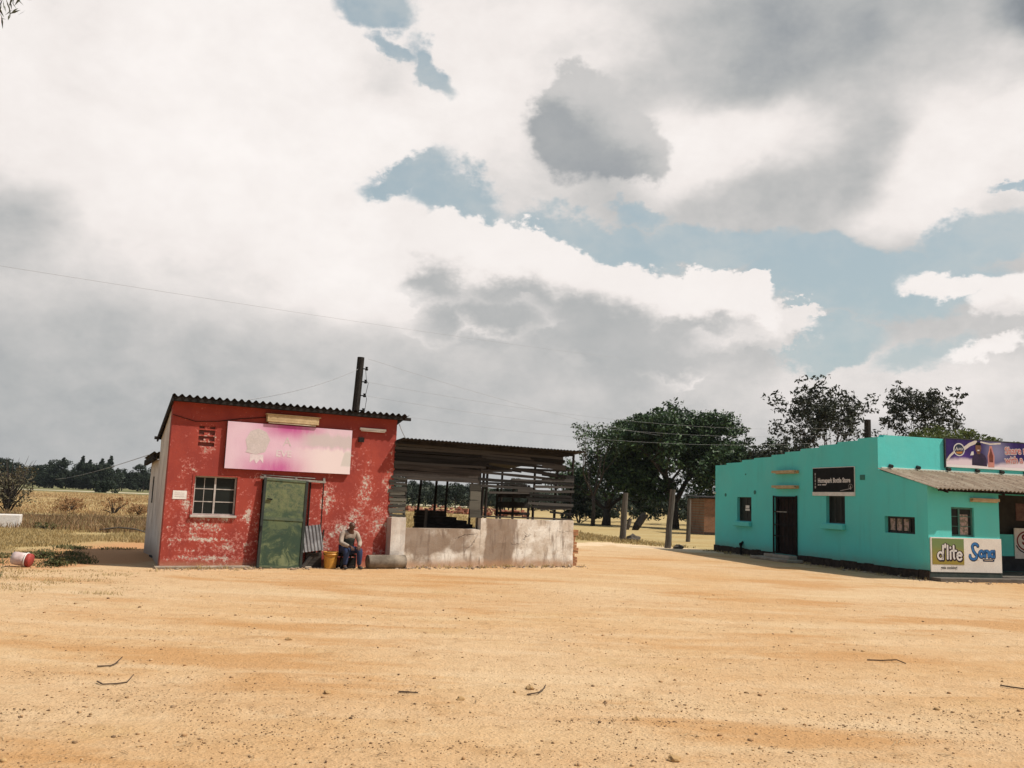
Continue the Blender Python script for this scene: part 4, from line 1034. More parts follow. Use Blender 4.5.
for s_ in (-1, 1):
    x = s_ * .190
    skin_mesh('shoe', {'a': ((s_ * .179, -.29, .060), .050, .045), 'b': ((x, -.37, .048), .050, .042), 'c': ((s_ * .202, -.47, .036), .044, .030)}, [('a', 'b'), ('b', 'c')], M_shoe, man)
skin_mesh('hair', {'a': ((.015, -.120, 1.062), .082, .088), 'b': ((.015, -.105, 1.098), .060, .068)}, [('a', 'b')], simple('short_black_hair', (.012, .011, .010), (.02, .018, .017), 40, .95, .6, 80, .05), man)
for s_ in (-1, 1):
    mb = MB(); mb.tube([(.013 + s_ * .030, -.222, 1.040), (.013 + s_ * .030, -.226, 1.040)], .006, 8); mb.build('eye', M_black, man)
mb = MB(); mb.tube([(-.015, -.222, .972), (.013, -.228, .970), (.040, -.222, .972)], .005, 6); mb.build('mouth', simple('lip', (.10, .04, .035), (.08, .03, .03)), man)
mb = MB(); mb.box((-.20, -.10, 0), (.20, .26, .055)); mb.box((-.20, -.10, .28), (.20, .26, .335)); 
for x in (-.20, .16):
    for y in (-.10, .22): mb.box((x, y, .055), (x + .04, y + .04, .28))
mb.box((-.16, -.095, .07), (.16, -.08, .26))
ct = mb.build('crate', M_black, None, loc=rf(4.24, -.30), rotz=RA, bevel=.008); tag(ct, 'low black crate the seated man uses as a stool', 'crate')

# ------------------------------------------------------------------ teal bottle store
def teal_paint(name, k=1.0):
    def f(g, p):
        n = g.noise(p, .9, 6, .6); f_ = g.noise(p, 16, 5, .65); s = g.noise(g.mapping(p, sca=(3, 3, .35)), 1.3, 6, .6)
        x, y, z = g.sep(p)
        c = g.mix(g.rng(n, .35, .65), (.100 * k, .60 * k, .56 * k), (.108 * k, .565 * k, .525 * k))
        c = g.mix(g.rng(s, .52, .70, 0, .22), c, (.085, .40, .36))
        c = g.mix(g.rng(g.noise(g.mapping(p, (4, 4, 4), sca=(1, 1, .8)), .6, 5, .6), .52, .64, 0, .35), c, (.15, .58, .53))
        spl = g.m('ADD', z, g.m('MULTIPLY', g.noise(p, 3.2, 6, .7), .55))
        c = g.mix(g.m('MULTIPLY', g.rng(spl, .78, .45), .55), c, (.20, .30, .23))
        c = g.mix(g.rng(f_, .66, .74, 0, .4), c, (.16, .52, .47))
        c = g.mix(g.m('MULTIPLY', g.rng(g.m('ADD', z, g.m('MULTIPLY', n, .5)), .95, .40), .45), c, (.12, .32, .26))
        return dict(color=c, rough=.72, spec=.3, bump=(g.m('ADD', g.noise(p, 5, 5, .6), g.m('MULTIPLY', f_, .3)), .35, .015))
    return mat(name, f)
M_teal = teal_paint('teal_wall_paint')
M_plinth = simple('dark_rubble_footing', (.034, .027, .022), (.065, .048, .038), 5, .95, .8, 9, .1, dist=.04)
M_sash = simple('black_window_steel', (.03, .03, .03), (.05, .05, .045), 6, .6, .2, 30, .3)
def straw_iron(g, p):
    n = g.noise(g.mapping(p, sca=(3, .5, 1)), 1.5, 7, .65); f = g.noise(p, 9, 6, .7)
    c = g.mix(g.rng(n, .35, .6), (.40, .32, .235), (.27, .195, .135)); c = g.mix(g.rng(f, .52, .68, 0, .75), c, (.15, .095, .06)); c = g.mix(g.rng(g.noise(g.mapping(p, sca=(.8, 3, 1)), 2.2, 7, .7), .55, .64, 0, .7), c, (.10, .065, .045))
    return dict(color=c, rough=.8, spec=.3, bump=(f, .3, .02))
M_strawiron = mat('rusted_veranda_iron', straw_iron)
ts = thing('bottle_store', 'turquoise flat-roofed store with stepped parapet and iron veranda', 'shop', TO, TA)
WL = Matrix.Rotation(-PI / 2, 4, 'Z')            # long left wall frame -> shop frame
# stepped long wall
edges_ = [-12.43, -11.5, -10.25, -9.35, -8.1, -7.2, -6.2, -5.1, -4.1, -3.05, -2.09]
tops_ = [3.56, 3.63, 3.71, 3.76, 3.83, 3.90, 3.97, 4.04, 4.10, 4.16]
notch = [(edges_[i], edges_[i + 1], tops_[i], 4.23) for i in range(10)]
D_ = (-7.86, -6.42, .22, 2.27); W1 = (-10.62, -9.53, 1.31, 2.25); W2 = (-4.75, -3.74, 1.43, 2.33); W3 = (-1.83, -.53, 1.25, 1.74)
mb = MB(); wall(mb, -12.43, -2.09, .0, 4.23, [D_, W1, W2] + notch, 0, .22)
wall(mb, -2.09, 0, 0, 2.64, [W3], 0, .22)
a = [(-2.09, 0, 2.64), (0, 0, 2.64), (0, 0, 2.66), (-2.09, 0, 3.15)]; b = [(x, .22, z) for x, _, z in a]
mb.face(a); mb.face(b[::-1]); mb.face([a[3], a[2], b[2], b[3]]); mb.face([a[1], b[1], b[2], a[2]])
xf(mb, WL); mb.build('long_wall', M_teal, ts)
mb = MB(); random.seed(12)
x = -12.46
while x < -.0:
    w2 = random.uniform(.25, .6); x2 = min(x + w2, .03)
    if not (x2 > D_[0] and x < D_[1]): mb.box((x + .008, -.03 - random.uniform(0, .025), 0), (x2, -.001, random.uniform(.24, .28)))
    elif x < D_[0] - .05: mb.box((x + .008, -.035, 0), (D_[0] - .02, -.001, .25))
    elif x2 > D_[1] + .05: mb.box((D_[1] + .02, -.035, 0), (x2, -.001, .25))
    x = x2
xf(mb, WL); mb.build('footing', M_plinth, ts)
def opening(name, h, build, sill=True):
    x0, x1, z0, z1 = h
    mb = MB(); y = .12
    fw = .045
    mb.box((x0, y, z0), (x0 + fw, y + .05, z1)); mb.box((x1 - fw, y, z0), (x1, y + .05, z1)); mb.box((x0 + fw, y, z0), (x1 - fw, y + .05, z0 + fw)); mb.box((x0 + fw, y, z1 - fw), (x1 - fw, y + .05, z1))
    build(mb, x0 + fw, x1 - fw, z0 + fw, z1 - fw, y)
    xf(mb, WL); f = mb.build(name, M_sash, ts)
    mb = MB(); mb.box((x0 + .03, y + .025, z0 + .03), (x1 - .03, y + .035, z1 - .03)); xf(mb, WL); mb.build('pane', M_glass, f)
    if sill:
        mb = MB(); mb.box((x0 - .12, -.14, z0 - .20), (x1 + .03, -.001, z0 - .02)); xf(mb, WL); mb.build('window_sill', M_teal, f, bevel=.02)
    return f
f1 = opening('window', W1, lambda mb, a, b, c, d, y: mb.box(((a + b) / 2 - .015, y + .01, c), ((a + b) / 2 + .015, y + .04, d)))
mb = MB(); mb.box((-10.16, .100, 1.72), (-9.84, .108, 1.80)); mb.box((-10.14, .100, 1.82), (-9.86, .108, 1.93)); xf(mb, WL); mb.build('paper_notice', M_white, f1)
def bars2(mb, a, b, c, d, y):
    for k in (1, 2): mb.box((a + (b - a) * k / 3 - .01, y - .02, c), (a + (b - a) * k / 3 + .01, y, d))
opening('window', W2, bars2)
def bars3(mb, a, b, c, d, y):
    for k in (1, 2, 3): mb.box((a + (b - a) * k / 4 - .022, y - .01, c), (a + (b - a) * k / 4 + .022, y + .045, d))
f3 = opening('window', W3, bars3, False)
mb = MB()
for k in range(3):
    x = -1.74 + k * .293; mb.box((x, .132, 1.33), (x + .20, .143, 1.68))
M_poster = mat('faded_poster', lambda g, p: dict(color=g.mix(g.rng(g.noise(p, 11.0, 5, .65), .42, .58), (.42, .30, .27), (.16, .15, .11)), rough=.7))
xf(mb, WL); mb.build('curtain', M_poster, f3)
# door with security gate
x0, x1, z0, z1 = D_
mb = MB(); y = .08
mb.box((x0, y - .06, z0), (x0 + .07, y + .1, z1)); mb.box((x1 - .07, y - .06, z0), (x1, y + .1, z1)); mb.box((x0 + .07, y - .06, z1 - .07), (x1 - .07, y + .1, z1))
xf(mb, WL); dd = mb.build('door', M_black, ts)
mb = MB(); mb.box((x0 + .07, y + .06, z0), (x1 - .07, y + .09, z1 - .07)); xf(mb, WL); mb.build('door_leaf', simple('brown_black_door', (.024, .018, .016), (.04, .028, .024), 4, .8, .2, 30, .05), dd)
mb = MB(); gy_ = -.03
gx0, gx1 = x0 - .06, x1 - .02
for x in np.linspace(gx0, gx1, 7): mb.box((x - .012, gy_ - .012, z0 + .03), (x + .012, gy_ + .012, z1 + .02))
for z in (z0 + .03, .85, 1.25, 1.72, z1 - .01): mb.box((gx0, gy_ - .016, z), (gx1, gy_ + .016, z + .035))
for x in (gx0, gx1): mb.box((x - .025, gy_ - .02, z0), (x + .025, gy_ + .02, z1 + .05))
mb.box(((gx0 + gx1) / 2 - .1, gy_ - .03, 1.2), ((gx0 + gx1) / 2 + .1, gy_ - .016, 1.34))
xf(mb, WL); mb.build('security_gate', M_black, dd)
mb = MB(); mb.box((x0 + .2, gy_ - .035, 1.72), (x0 + .85, gy_ - .017, 1.75)); xf(mb, WL); mb.build('handle', simple('worn_steel', (.35, .33, .30), (.2, .19, .18), 10, .4, .1, 30, .5, .8), dd)
mb = MB(); mb.box((x0 - .5, -.75, 0), (x1 + .5, -.09, .10)); mb.box((x0 - .1, -.42, .10), (x1 + .1, -.09, .21)); xf(mb, WL); mb.build('doorstep', M_conc, ts, bevel=.02)
# small vents, conduit stub and rainwater outlet
M_vent = simple('dark_teal_vent', (.03, .14, .12), (.05, .2, .16))
for x, z, r in ((-11.55, 2.33, .07), (-9.27, 2.44, .08)):
    mb = MB(); mb.tube([(x, -.014, z), (x, .001, z)], r, 10); xf(mb, WL); mb.build('wall_vent', M_vent, ts)
for x0, z0, x1, z1 in ((-2.95, 2.84, -2.72, 3.0), (-10.0, 3.12, -9.93, 3.17)):
    mb = MB(); mb.box((x0, -.014, z0), (x1, .001, z1)); xf(mb, WL); mb.build('wall_vent', M_vent, ts)
mb = MB(); mb.tube([(-10.15, -.10, 0), (-10.15, -.10, .42), (-10.15, -.10, .43), (-10.15, .0, .50)], .045, 8); mb.tube([(-10.15, -.10, .36), (-10.15, -.10, .46)], .07, 8); xf(mb, WL); mb.build('pipe_stub', M_black, ts)
mb = MB(); mb.tube([(-12.42, -.10, 2.42), (-12.42, .01, 2.42)], .05, 8); xf(mb, WL); mb.build('rain_outlet', M_white, ts)
# front parapet wall behind the veranda
FW = (2.62, 6.0, 1.30, 2.55)
mb = MB(); wall(mb, .22, 9.2, 0, 4.23, [FW, (6.3, 7.4, .16, 2.25)], 2.09, 2.31); mb.build('front_wall', M_teal, ts)
mb = MB(); mb.box((2.62, 2.27, 1.30), (6.0, 2.29, 2.55)); mb.box((6.3, 2.22, .16), (7.4, 2.25, 2.25)); mb.build('dark_opening_panel', M_dark_room, ts)  # dark panels painted as the shaded interior behind the openings
mb = MB(); mb.box((2.46, 2.07, .15), (9.2, 2.088, .62)); mb.build('dado', simple('black_dado', (.02, .02, .022), (.04, .04, .045), 4), ts)
mb = MB(); mb.box((9.0, 2.32, 0), (9.2, 12.43, 3.6)); mb.box((.22, 12.22, 0), (9.0, 12.43, 3.54)); mb.build('rear_wall', M_teal, ts)
mb = MB(); mb.face([(.22, 2.31, 4.0), (9.0, 2.31, 4.0), (9.0, 12.22, 3.42), (.22, 12.22, 3.42)]); mb.face([(.22, 2.31, 3.97), (.22, 12.22, 3.39), (9.0, 12.22, 3.39), (9.0, 2.31, 3.97)]); mb.build('flat_roof', M_iron_grey, ts)
mb = MB(); mb.box((.10, 2.055, 3.165), (9.2, 2.088, 3.235)); mb.build('flashing', simple('pale_mint_flashing', (.52, .64, .56), (.60, .62, .54), 5), ts, bevel=.01)
for x in (.42, 1.42, 2.55, 3.65, 4.60, 5.55, 6.6): 
    mb = MB(); mb.tube([(x, 2.085, 3.29), (x, 1.97, 3.26)], .055, 9); mb.build('drain_spout', M_sash, ts)
# veranda room
FWN = (.79, 1.57, 1.24, 2.07)
mb = MB(); wall(mb, .22, 2.45, 0, 2.60, [FWN], 0, .18); mb.face([(2.45, .18, 0), (2.45, 2.068, 0), (2.45, 2.068, 2.6), (2.45, .18, 2.6)]); mb.face([(2.30, 2.06, 0), (2.30, .18, 0), (2.30, .18, 2.6), (2.30, 2.06, 2.6)]); mb.build('veranda_wall', M_teal, ts)
mb = MB(); mb.box((.0, -.025, 0), (2.47, -.001, .235)); mb.build('footing', simple('green_black_footing', (.035, .05, .042), (.06, .07, .06), 4), ts)
x0, x1, z0, z1 = FWN
mb = MB(); fy = .06
for b_ in ((x0, x0 + .05), (x1 - .05, x1), ((x0 + x1) / 2 - .10, (x0 + x1) / 2 - .05)): mb.box((b_[0], fy, z0), (b_[1], fy + .05, z1))
for z in (z0, z1 - .05): mb.box((x0 + .05, fy + .001, z), ((x0 + x1) / 2 - .10, fy + .049, z + .05)); mb.box(((x0 + x1) / 2 - .05, fy + .001, z), (x1 - .05, fy + .049, z + .05))
for z in (1.52, 1.80): mb.box((x0 + .05, fy + .01, z), ((x0 + x1) / 2 - .10, fy + .03, z + .018)); mb.box(((x0 + x1) / 2 - .05, fy + .01, z), (x1 - .05, fy + .03, z + .018))
fwn = mb.build('window', simple('dull_teal_steel', (.05, .17, .14), (.09, .20, .17), 6), ts)
mb = MB(); mb.box((x0 + .03, fy + .028, z0 + .03), (x1 - .03, fy + .036, z1 - .03)); mb.build('pane', M_glass, fwn)
mb = MB(); mb.box((1.15, fy + .019, z0 + .05), (1.42, fy + .027, z1 - .20)); mb.build('curtain', M_poster, fwn)
mb = MB(); mb.box((.02, -.40, 0), (9.2, -.035, .10)); mb.box((2.47, -.03, 0), (9.2, 2.06, .14)); mb.build('veranda_floor', simple('dark_cement_floor', (.10, .085, .07), (.15, .125, .10), 3), ts, bevel=.01)
mb = MB(); corrugated(mb, 9.3, 2.50, .14, .024, 6, .006, .03); vs = math.atan2(.60, 2.42); xf(mb, Matrix.Translation((-.04, -.36, 2.575)) @ Matrix.Rotation(vs, 4, 'X')); mb.build('veranda_roof', M_strawiron, ts, smooth=True)
mb = MB(); mb.bar((.23, -.18, 2.55), (9.2, -.18, 2.55), .06, .09); mb.bar((.3, 1.0, 2.835), (9.2, 1.0, 2.835), .06, .08)
for x in (.45, 2.4, 4.5, 6.8, 9.0): mb.bar((x, -.28, 2.50), (x, 2.06, 3.08), .05, .08)
mb.build('veranda_rafter', M_char, ts)
for x in (5.95, 9.05):
    mb = MB(); mb.tube([(x, -.15, .14), (x, -.15, 2.52)], .05, 10); mb.build('veranda_post', M_sash, ts, smooth=True)
# lamps
def tube_lamp(label, loc, rot, ln, m=M_cream, d=.14):
    t = thing('tube_lamp', label, 'lamp', loc, rot)
    mb = MB(); mb.box((0, -d, .05), (ln, 0, .085)); mb.box((0, -d, -.0), (ln, -d + .02, .05)); mb.box((0, -.04, -.03), (ln, 0, .05)); mb.build('housing', m, t, bevel=.006)
    mb = MB(); mb.tube([(.04, -d * .6, .01), (ln - .04, -d * .6, .01)], .018, 8); mb.build('tube', M_white, t, smooth=True)
    return t
tube_lamp('upper of two tan tube lamps above the gated door', tf(-.0, 7.76, 3.14), TL, 1.45, M_cream, .22)
tube_lamp('lower of two tan tube lamps, just over the gated door', tf(-.0, 7.76, 2.60), TL, 1.45, M_cream, .22)
tube_lamp('tan tube lamp under the veranda roof', tf(1.44, -.0, 2.27), TA, .94, M_cream, .13)

# name board on the long wall
M_bblack = simple('black_print', (.007, .007, .007), (.013, .012, .012), 4, .6, .05, 30, .08)
M_ink = simple('white_print', (.72, .69, .66), (.62, .58, .55), 14, .5, .05, 40)
nbd = thing('sign_board', 'black name board with white lettering on the turquoise side wall', 'sign', tf(-.0, 5.45, 2.33), TL); nbd.scale = (.985, .45, 1)
mb = MB(); mb.box((0, -.07, .13), (2.27, -.002, .93)); mb.build('panel', M_bblack, nbd, bevel=.004)
mb = MB(); mb.box((-.02, -.075, 0), (2.29, -.002, .125)); mb.box((2.272, -.072, .13), (2.284, -.002, .94)); mb.box((-.02, -.072, .932), (2.27, -.002, .95)); mb.build('pale_border', M_white, nbd)
text_mesh('lettering', 'Homepark Bottle Store', .215, M_ink, nbd, (.30, -.073, .44), RX, .0006, .008, .86)
mb = MB()
for k, wd in enumerate((.10, .07, .12, .09)): mb.box((.30 + .125 * k, -.0722, .35), (.30 + .125 * k + wd, -.0712, .385))
mb.build('small_print', M_ink, nbd)
mb = MB()
for k in range(5): mb.box((.12 + .012 * (k % 2), -.0725, .25 + k * .11), (.18 - .012 * (k % 2), -.071, .33 + k * .11))
for a_, b_ in (((1.55, .17), (1.95, .22)), ((1.95, .22), (2.10, .25))): stroke(mb, [a_, b_], .02, -.0725)
stroke(mb, arc(2.08, .31, .10, .07, 0, 360, 16), .012, -.0725); poly(mb, [(2.05, .21), (2.11, .21), (2.10, .33), (2.06, .33)], -.0735)
mb.build('printed_emblem', simple('grey_print', (.34, .32, .30), (.45, .42, .40), 14), nbd)

# twin brand board below the veranda window
tb_ = thing('sign_board', 'white board with a green d\'lite panel and blue Sona lettering', 'sign', tf(.03, -.004, .24), TA)
mb = MB(); mb.box((0, -.035, 0), (2.43, -.0, .965)); mb.build('panel', simple('cream_white_board', (.76, .71, .64), (.70, .64, .57), 2, .6, .1, 30), tb_, bevel=.004)
def olive(g, p):
    x, y, z = g.sep(p); n = g.noise(p, 2.5, 4, .6)
    c = g.mix(g.rng(g.m('ADD', z, g.m('MULTIPLY', n, .3)), .95, .45), (.15, .21, .075), (.28, .21, .035))
    return dict(color=c, rough=.5)
mb = MB(); mb.box((.05, -.042, .215), (1.12, -.0355, .935)); mb.build('green_panel', mat('olive_green_print', olive), tb_)
def letters_dlite():
    o = []
    o.append(arc(.315, .455, .085, .095, 0, 360, 18)); o.append([(.395, .36), (.405, .62), (.41, .735)])        # d
    o.append([(.485, .77), (.475, .69)])                                                                          # apostrophe
    o.append([(.555, .375), (.56, .74)])                                                                          # l
    o.append([(.655, .375), (.655, .575)]); o.append([(.655, .675), (.656, .69)])                                 # i
    o.append([(.765, .735), (.765, .43), (.785, .385)]); o.append([(.70, .60), (.85, .60)])                       # t
    o.append([(.885, .47)] + [(1.035, .47)] + arc(.96, .455, .08, .105, 10, 320, 16))                             # e
    return o
mb = MB()
for s_ in letters_dlite(): stroke(mb, [(x + .012, z - .012) for x, z in s_], .125, -.0435)
mb.build('letter_outline', simple('maroon_black_print', (.025, .010, .012), (.04, .02, .02)), tb_)
mb = MB()
for s_ in letters_dlite(): stroke(mb, s_, .058, -.0450)
mb.build('lettering', M_ink, tb_)
text_mesh('lettering', 'gets cooking!', .115, simple('dark_ink', (.05, .05, .04), (.08, .08, .07)), tb_, (.33, -.0375, .09), RX, .0005, .002, .9)
def letters_sona():
    o = []
    o.append(arc(1.69, .73, .10, .085, 20, 190, 12) + [(1.62, .62), (1.70, .52)] + arc(1.62, .47, .12, .095, 25, -190, 14))          # S with curled tail
    o.append(arc(1.905, .535, .072, .085, 0, 360, 18))                                                                                    # o
    o.append([(2.03, .455), (2.035, .615)]); o.append([(2.035, .55)] + arc(2.10, .56, .06, .06, 150, 10, 8) + [(2.165, .455)])            # n
    o.append(arc(2.285, .535, .066, .080, 0, 360, 18)); o.append([(2.355, .62), (2.355, .455)])                                           # a
    return o
mb = MB()
SX = lambda q: [(1.32 + (x - 1.5) * .98, z) for x, z in q]
for s_ in letters_sona(): stroke(mb, [(x + .008, z - .010) for x, z in SX(s_)], .105, -.0372)
mb.build('letter_outline', simple('navy_print', (.012, .022, .05), (.02, .03, .06)), tb_)
mb = MB()
for s_ in letters_sona(): stroke(mb, SX(s_), .066, -.0388)
mb.build('lettering', simple('blue_print', (.035, .17, .42), (.03, .13, .34), 5), tb_)
mb = MB(); poly(mb, [(1.75, .385), (2.18, .385), (2.15, .315), (1.78, .315)], -.0372); mb.build('blue_ribbon', simple('navy_print', (0, 0, 0), (0, 0, 0)), tb_)
mb = MB(); mb.box((1.82, -.0385, .343), (2.11, -.0378, .358)); poly(mb, [(1.44, .345), (1.62, .345), (1.62, .365), (1.44, .365)], -.0372); mb.build('small_print', simple('tan_print', (.55, .40, .25), (.6, .48, .35)), tb_)

# round red logo board deep under the veranda
rb = thing('sign_board', 'pale board with a round red logo in the shade of the veranda', 'sign', tf(5.02, 2.085, .55), TA)
mb = MB(); mb.box((0, -.03, 0), (1.3, -.0, .96)); mb.build('panel', M_white, rb)
M_redp = simple('dark_red_print', (.22, .02, .02), (.16, .015, .015), 5)
mb = MB(); stroke(mb, arc(.50, .56, .40, .30, 0, 360, 28), .05, -.032); stroke(mb, arc(.42, .68, .11, .07, 20, 240, 10) + arc(.42, .53, .11, .08, 60, -160, 10), .075, -.0335); stroke(mb, arc(.70, .58, .07, .09, 180, 360, 10) , .07, -.0335); mb.build('logo', M_redp, rb)
mb = MB(); stroke(mb, arc(.5, .52, .46, .34, 200, 330, 14), .04, -.0325); mb.build('logo_swash', M_bblack, rb)
pb_ = thing('poster', 'small framed poster above the round red logo board', 'poster', tf(5.3, 2.265, 1.75), TA)
mb = MB(); mb.box((0, -.02, 0), (.9, 0, .55)); mb.build('sheet', simple('dim_poster', (.12, .06, .06), (.2, .12, .1), 6), pb_)

# long purple banner on the parapet
bn = thing('banner_sign', 'long purple and white drink banner along the turquoise parapet', 'sign', tf(2.47, 2.085, 3.35), TA)
def purple(g, p):
    x, y, z = g.sep(p); n = g.noise(p, 1.4, 5, .6); n2 = g.noise(g.mapping(p, sca=(2.2, 1, .6)), 1.5, 3, .5)
    c = g.mix(g.rng(n2, .3, .7), (.026, .015, .085), (.045, .026, .13))
    c = g.mix(g.m('MULTIPLY', g.blob(p, (1.95, 0, .55), (.75, 1, .8)), .65), c, (.34, .34, .50))
    c = g.mix(g.m('MULTIPLY', g.blob(p, (.62, 0, .32), (.5, 1, .3)), .6), c, (.12, .05, .30))
    wv = g.m('ADD', g.m('MULTIPLY', g.m('SINE', g.m('MULTIPLY', x, 2.6)), .07), g.m('MULTIPLY', n, .25))
    c = g.mix(g.rng(g.m('SUBTRACT', z, wv), .17, .02), c, (.76, .62, .66))
    c = g.mix(g.rng(z, .09, .07), c, (.80, .74, .72))
    return dict(color=c, rough=.6, spec=.1)
mb = MB(); mb.box((0, -.05, 0), (6.5, -.0, .89)); mb.build('panel', mat('purple_print', purple), bn)
mb = MB(); mb.box((-.02, -.055, .891), (6.52, .0, .92)); mb.box((-.04, -.055, -.03), (-.001, .0, .89)); mb.build('sign_frame', M_sash, bn)
mb = MB()
stroke(mb, [(.05, .22), (.16, .36), (.30, .47)], .07, -.0515); stroke(mb, [(.72, .62), (.90, .74), (1.15, .84)], .11, -.0515); stroke(mb, [(1.35, .85), (1.7, .80), (2.1, .84)], .05, -.0515)
mb.build('swoosh', simple('pale_gold_print', (.62, .54, .46), (.66, .60, .55), 4), bn)
mb = MB(); stroke(mb, arc(.50, .565, .20, .19, 0, 360, 26), .035, -.0535); mb.build('logo_ring', M_ink, bn)
mb = MB(); poly(mb, arc(.50, .565, .185, .175, 0, 350, 24), -.0525); mb.build('logo_disc', simple('navy_print', (0, 0, 0), (0, 0, 0)), bn)
mb = MB(); stroke(mb, [(.37, .54), (.41, .64), (.45, .55)], .03, -.0540); stroke(mb, [(.49, .56), (.50, .62), (.53, .56), (.56, .62), (.58, .55)], .025, -.0540); stroke(mb, [(.61, .62), (.63, .56)], .022, -.0540)
mb.build('logo_lettering', M_ink, bn)
mb = MB(); poly(mb, [(.36, .49), (.64, .51), (.60, .44), (.42, .43)], -.0535); mb.build('logo_band', simple('amber_print', (.42, .16, .03), (.5, .22, .05)), bn)
mb = MB(); poly(mb, [(.98, .10), (1.56, .08), (1.55, .30), (1.50, .42), (1.38, .49), (1.16, .49), (1.04, .42), (.99, .30)], -.0525); mb.build('printed_shirt', simple('violet_black_print', (.022, .012, .035), (.04, .02, .06)), bn)
mb = MB(); poly(mb, arc(1.24, .65, .115, .17, 0, 350, 22), -.0530); poly(mb, [(1.19, .46), (1.31, .46), (1.30, .54), (1.20, .54)], -.0528); mb.build('printed_face', simple('brown_print', (.13, .055, .03), (.20, .09, .05), 7), bn)
mb = MB(); poly(mb, arc(1.24, .70, .118, .15, 15, 165, 14), -.0536); mb.build('printed_hair', M_bblack, bn)
mb = MB(); poly(mb, [(1.19, .59), (1.29, .60), (1.27, .56), (1.21, .555)], -.0538); poly(mb, [(.92, .40), (1.06, .42), (1.05, .54), (.97, .52)], -.0522); mb.build('printed_highlight', M_ink, bn)
mb = MB(); poly(mb, [(1.60, .06), (1.84, .06), (1.86, .42), (1.80, .60), (1.77, .74), (1.68, .74), (1.65, .60), (1.59, .42)], -.0525); mb.build('printed_bottle_edge', simple('salmon_print', (.62, .26, .20), (.5, .2, .2)), bn)
mb = MB(); poly(mb, [(1.65, .22), (1.80, .22), (1.81, .42), (1.76, .56), (1.74, .66), (1.70, .66), (1.69, .56), (1.64, .42)], -.0532); mb.build('printed_bottle', simple('deep_red_print', (.14, .03, .02), (.2, .05, .03)), bn)
M_pinkp = simple('salmon_pink_print', (.60, .22, .21), (.68, .32, .28), 6)
RXs = RX @ Matrix.Rotation(R(4), 4, 'Z')
for tx, loc in (('Share more', (2.28, -.0525, .50)), ('with a buddy', (2.28, -.0525, .20))):
    text_mesh('letter_outline', tx, .33, M_ink, bn, loc, RXs, .0003, .022, .86)
    text_mesh('lettering', tx, .33, simple('deep_salmon_print', (.50, .10, .10), (.58, .16, .13), 6), bn, (loc[0], -.0545, loc[2]), RXs, .0003, .004, .86)

# ------------------------------------------------------------------ trees
def leaf_quads(C, Rr, n, size, rng, flat=.7, droop=0.0):
    """n small leaf faces round every clump centre C (k,3) with radius Rr (k,)"""
    k = len(C); N_ = k * n
    d = rng.normal(0, 1, (N_, 3)); d /= np.linalg.norm(d, axis=1)[:, None]
    rad = rng.uniform(.35, 1.0, N_) ** .6
    P = np.repeat(C, n, 0) + d * (rad * np.repeat(Rr, n))[:, None] * np.array([1, 1, flat])
    nrm = d * .6 + rng.normal(0, .7, (N_, 3)) + np.array([0, 0, .5]); nrm /= np.linalg.norm(nrm, axis=1)[:, None]
    t = np.cross(nrm, rng.normal(0, 1, (N_, 3))); t[:, 2] -= droop * 2; t -= nrm * (t * nrm).sum(1)[:, None]; t /= np.linalg.norm(t, axis=1)[:, None] + 1e-9
    b = np.cross(nrm, t); L_ = size * rng.uniform(.6, 1.35, N_)[:, None]; w_ = L_ * (.42 if not droop else .16)
    V = np.stack([P - t * L_, P + b * w_, P + t * L_, P - b * w_], 1).reshape(-1, 3)
    F = np.arange(N_ * 4).reshape(-1, 4)
    return V, F
M_bark = simple('grey_brown_bark', (.075, .06, .05), (.04, .033, .028), 6, .95, .7, 22, .1, stretch=(3, 3, .8))
M_leaf_mid = tint('mid_green_leaves', [(.014, .026, .012), (.030, .054, .022), (.075, .125, .048), (.020, .038, .016)], .12, .5)
M_leaf_dark = tint('dark_leaves', [(.018, .022, .012), (.03, .034, .018), (.042, .046, .026), (.02, .024, .014)], .15, .6)
M_leaf_far = tint('far_leaves', [(.012, .019, .013), (.020, .030, .017), (.030, .042, .022)], .15, .7)
M_leaf_lime = tint('yellow_green_leaves', [(.06, .08, .018), (.10, .115, .03), (.07, .10, .02)], .25, .6)
M_leaf_gum = tint('gum_leaves', [(.05, .06, .035), (.09, .10, .06), (.04, .05, .03)], .3, .5)
M_twig = simple('bare_twigs', (.11, .085, .065), (.07, .055, .042), 6, .9)

def grow(mb, rng, p, d, ln, r, depth, ends, spread=.55, up=.15, kids=(2, 4), shrink=.70, seg=3):
    pts, rad = [Vector(p)], [r]; d = Vector(d).normalized()
    for i in range(seg):
        d = (d + Vector(rng.normal(0, .13, 3)) + Vector((0, 0, up * .25))).normalized()
        pts.append(pts[-1] + d * (ln / seg)); rad.append(r * (1 - .42 * (i + 1) / seg))
    mb.tube(pts, rad, 7 if depth > 2 else 5, cap=False)
    if depth <= 0:
        ends.append((pts[-1], d)); return
    if depth <= 2: ends.append((pts[-1] * .5 + pts[-2] * .5, d))
    k = int(rng.integers(kids[0], kids[1] + 1)); a0 = rng.uniform(0, 2 * PI)
    for i in range(k):
        a = a0 + 2 * PI * i / k + rng.uniform(-.4, .4)
        x = d.orthogonal().normalized(); y = d.cross(x)
        nd = (d * (1 - spread * .35) + (x * math.cos(a) + y * math.sin(a)) * spread * rng.uniform(.7, 1.35) + Vector((0, 0, up))).normalized()
        base = pts[-1] if i or k < 3 else pts[-2]
        grow(mb, rng, base, nd, ln * shrink * rng.uniform(.8, 1.15), rad[-1] * .78, depth - 1, ends, spread, up, kids, shrink, seg)

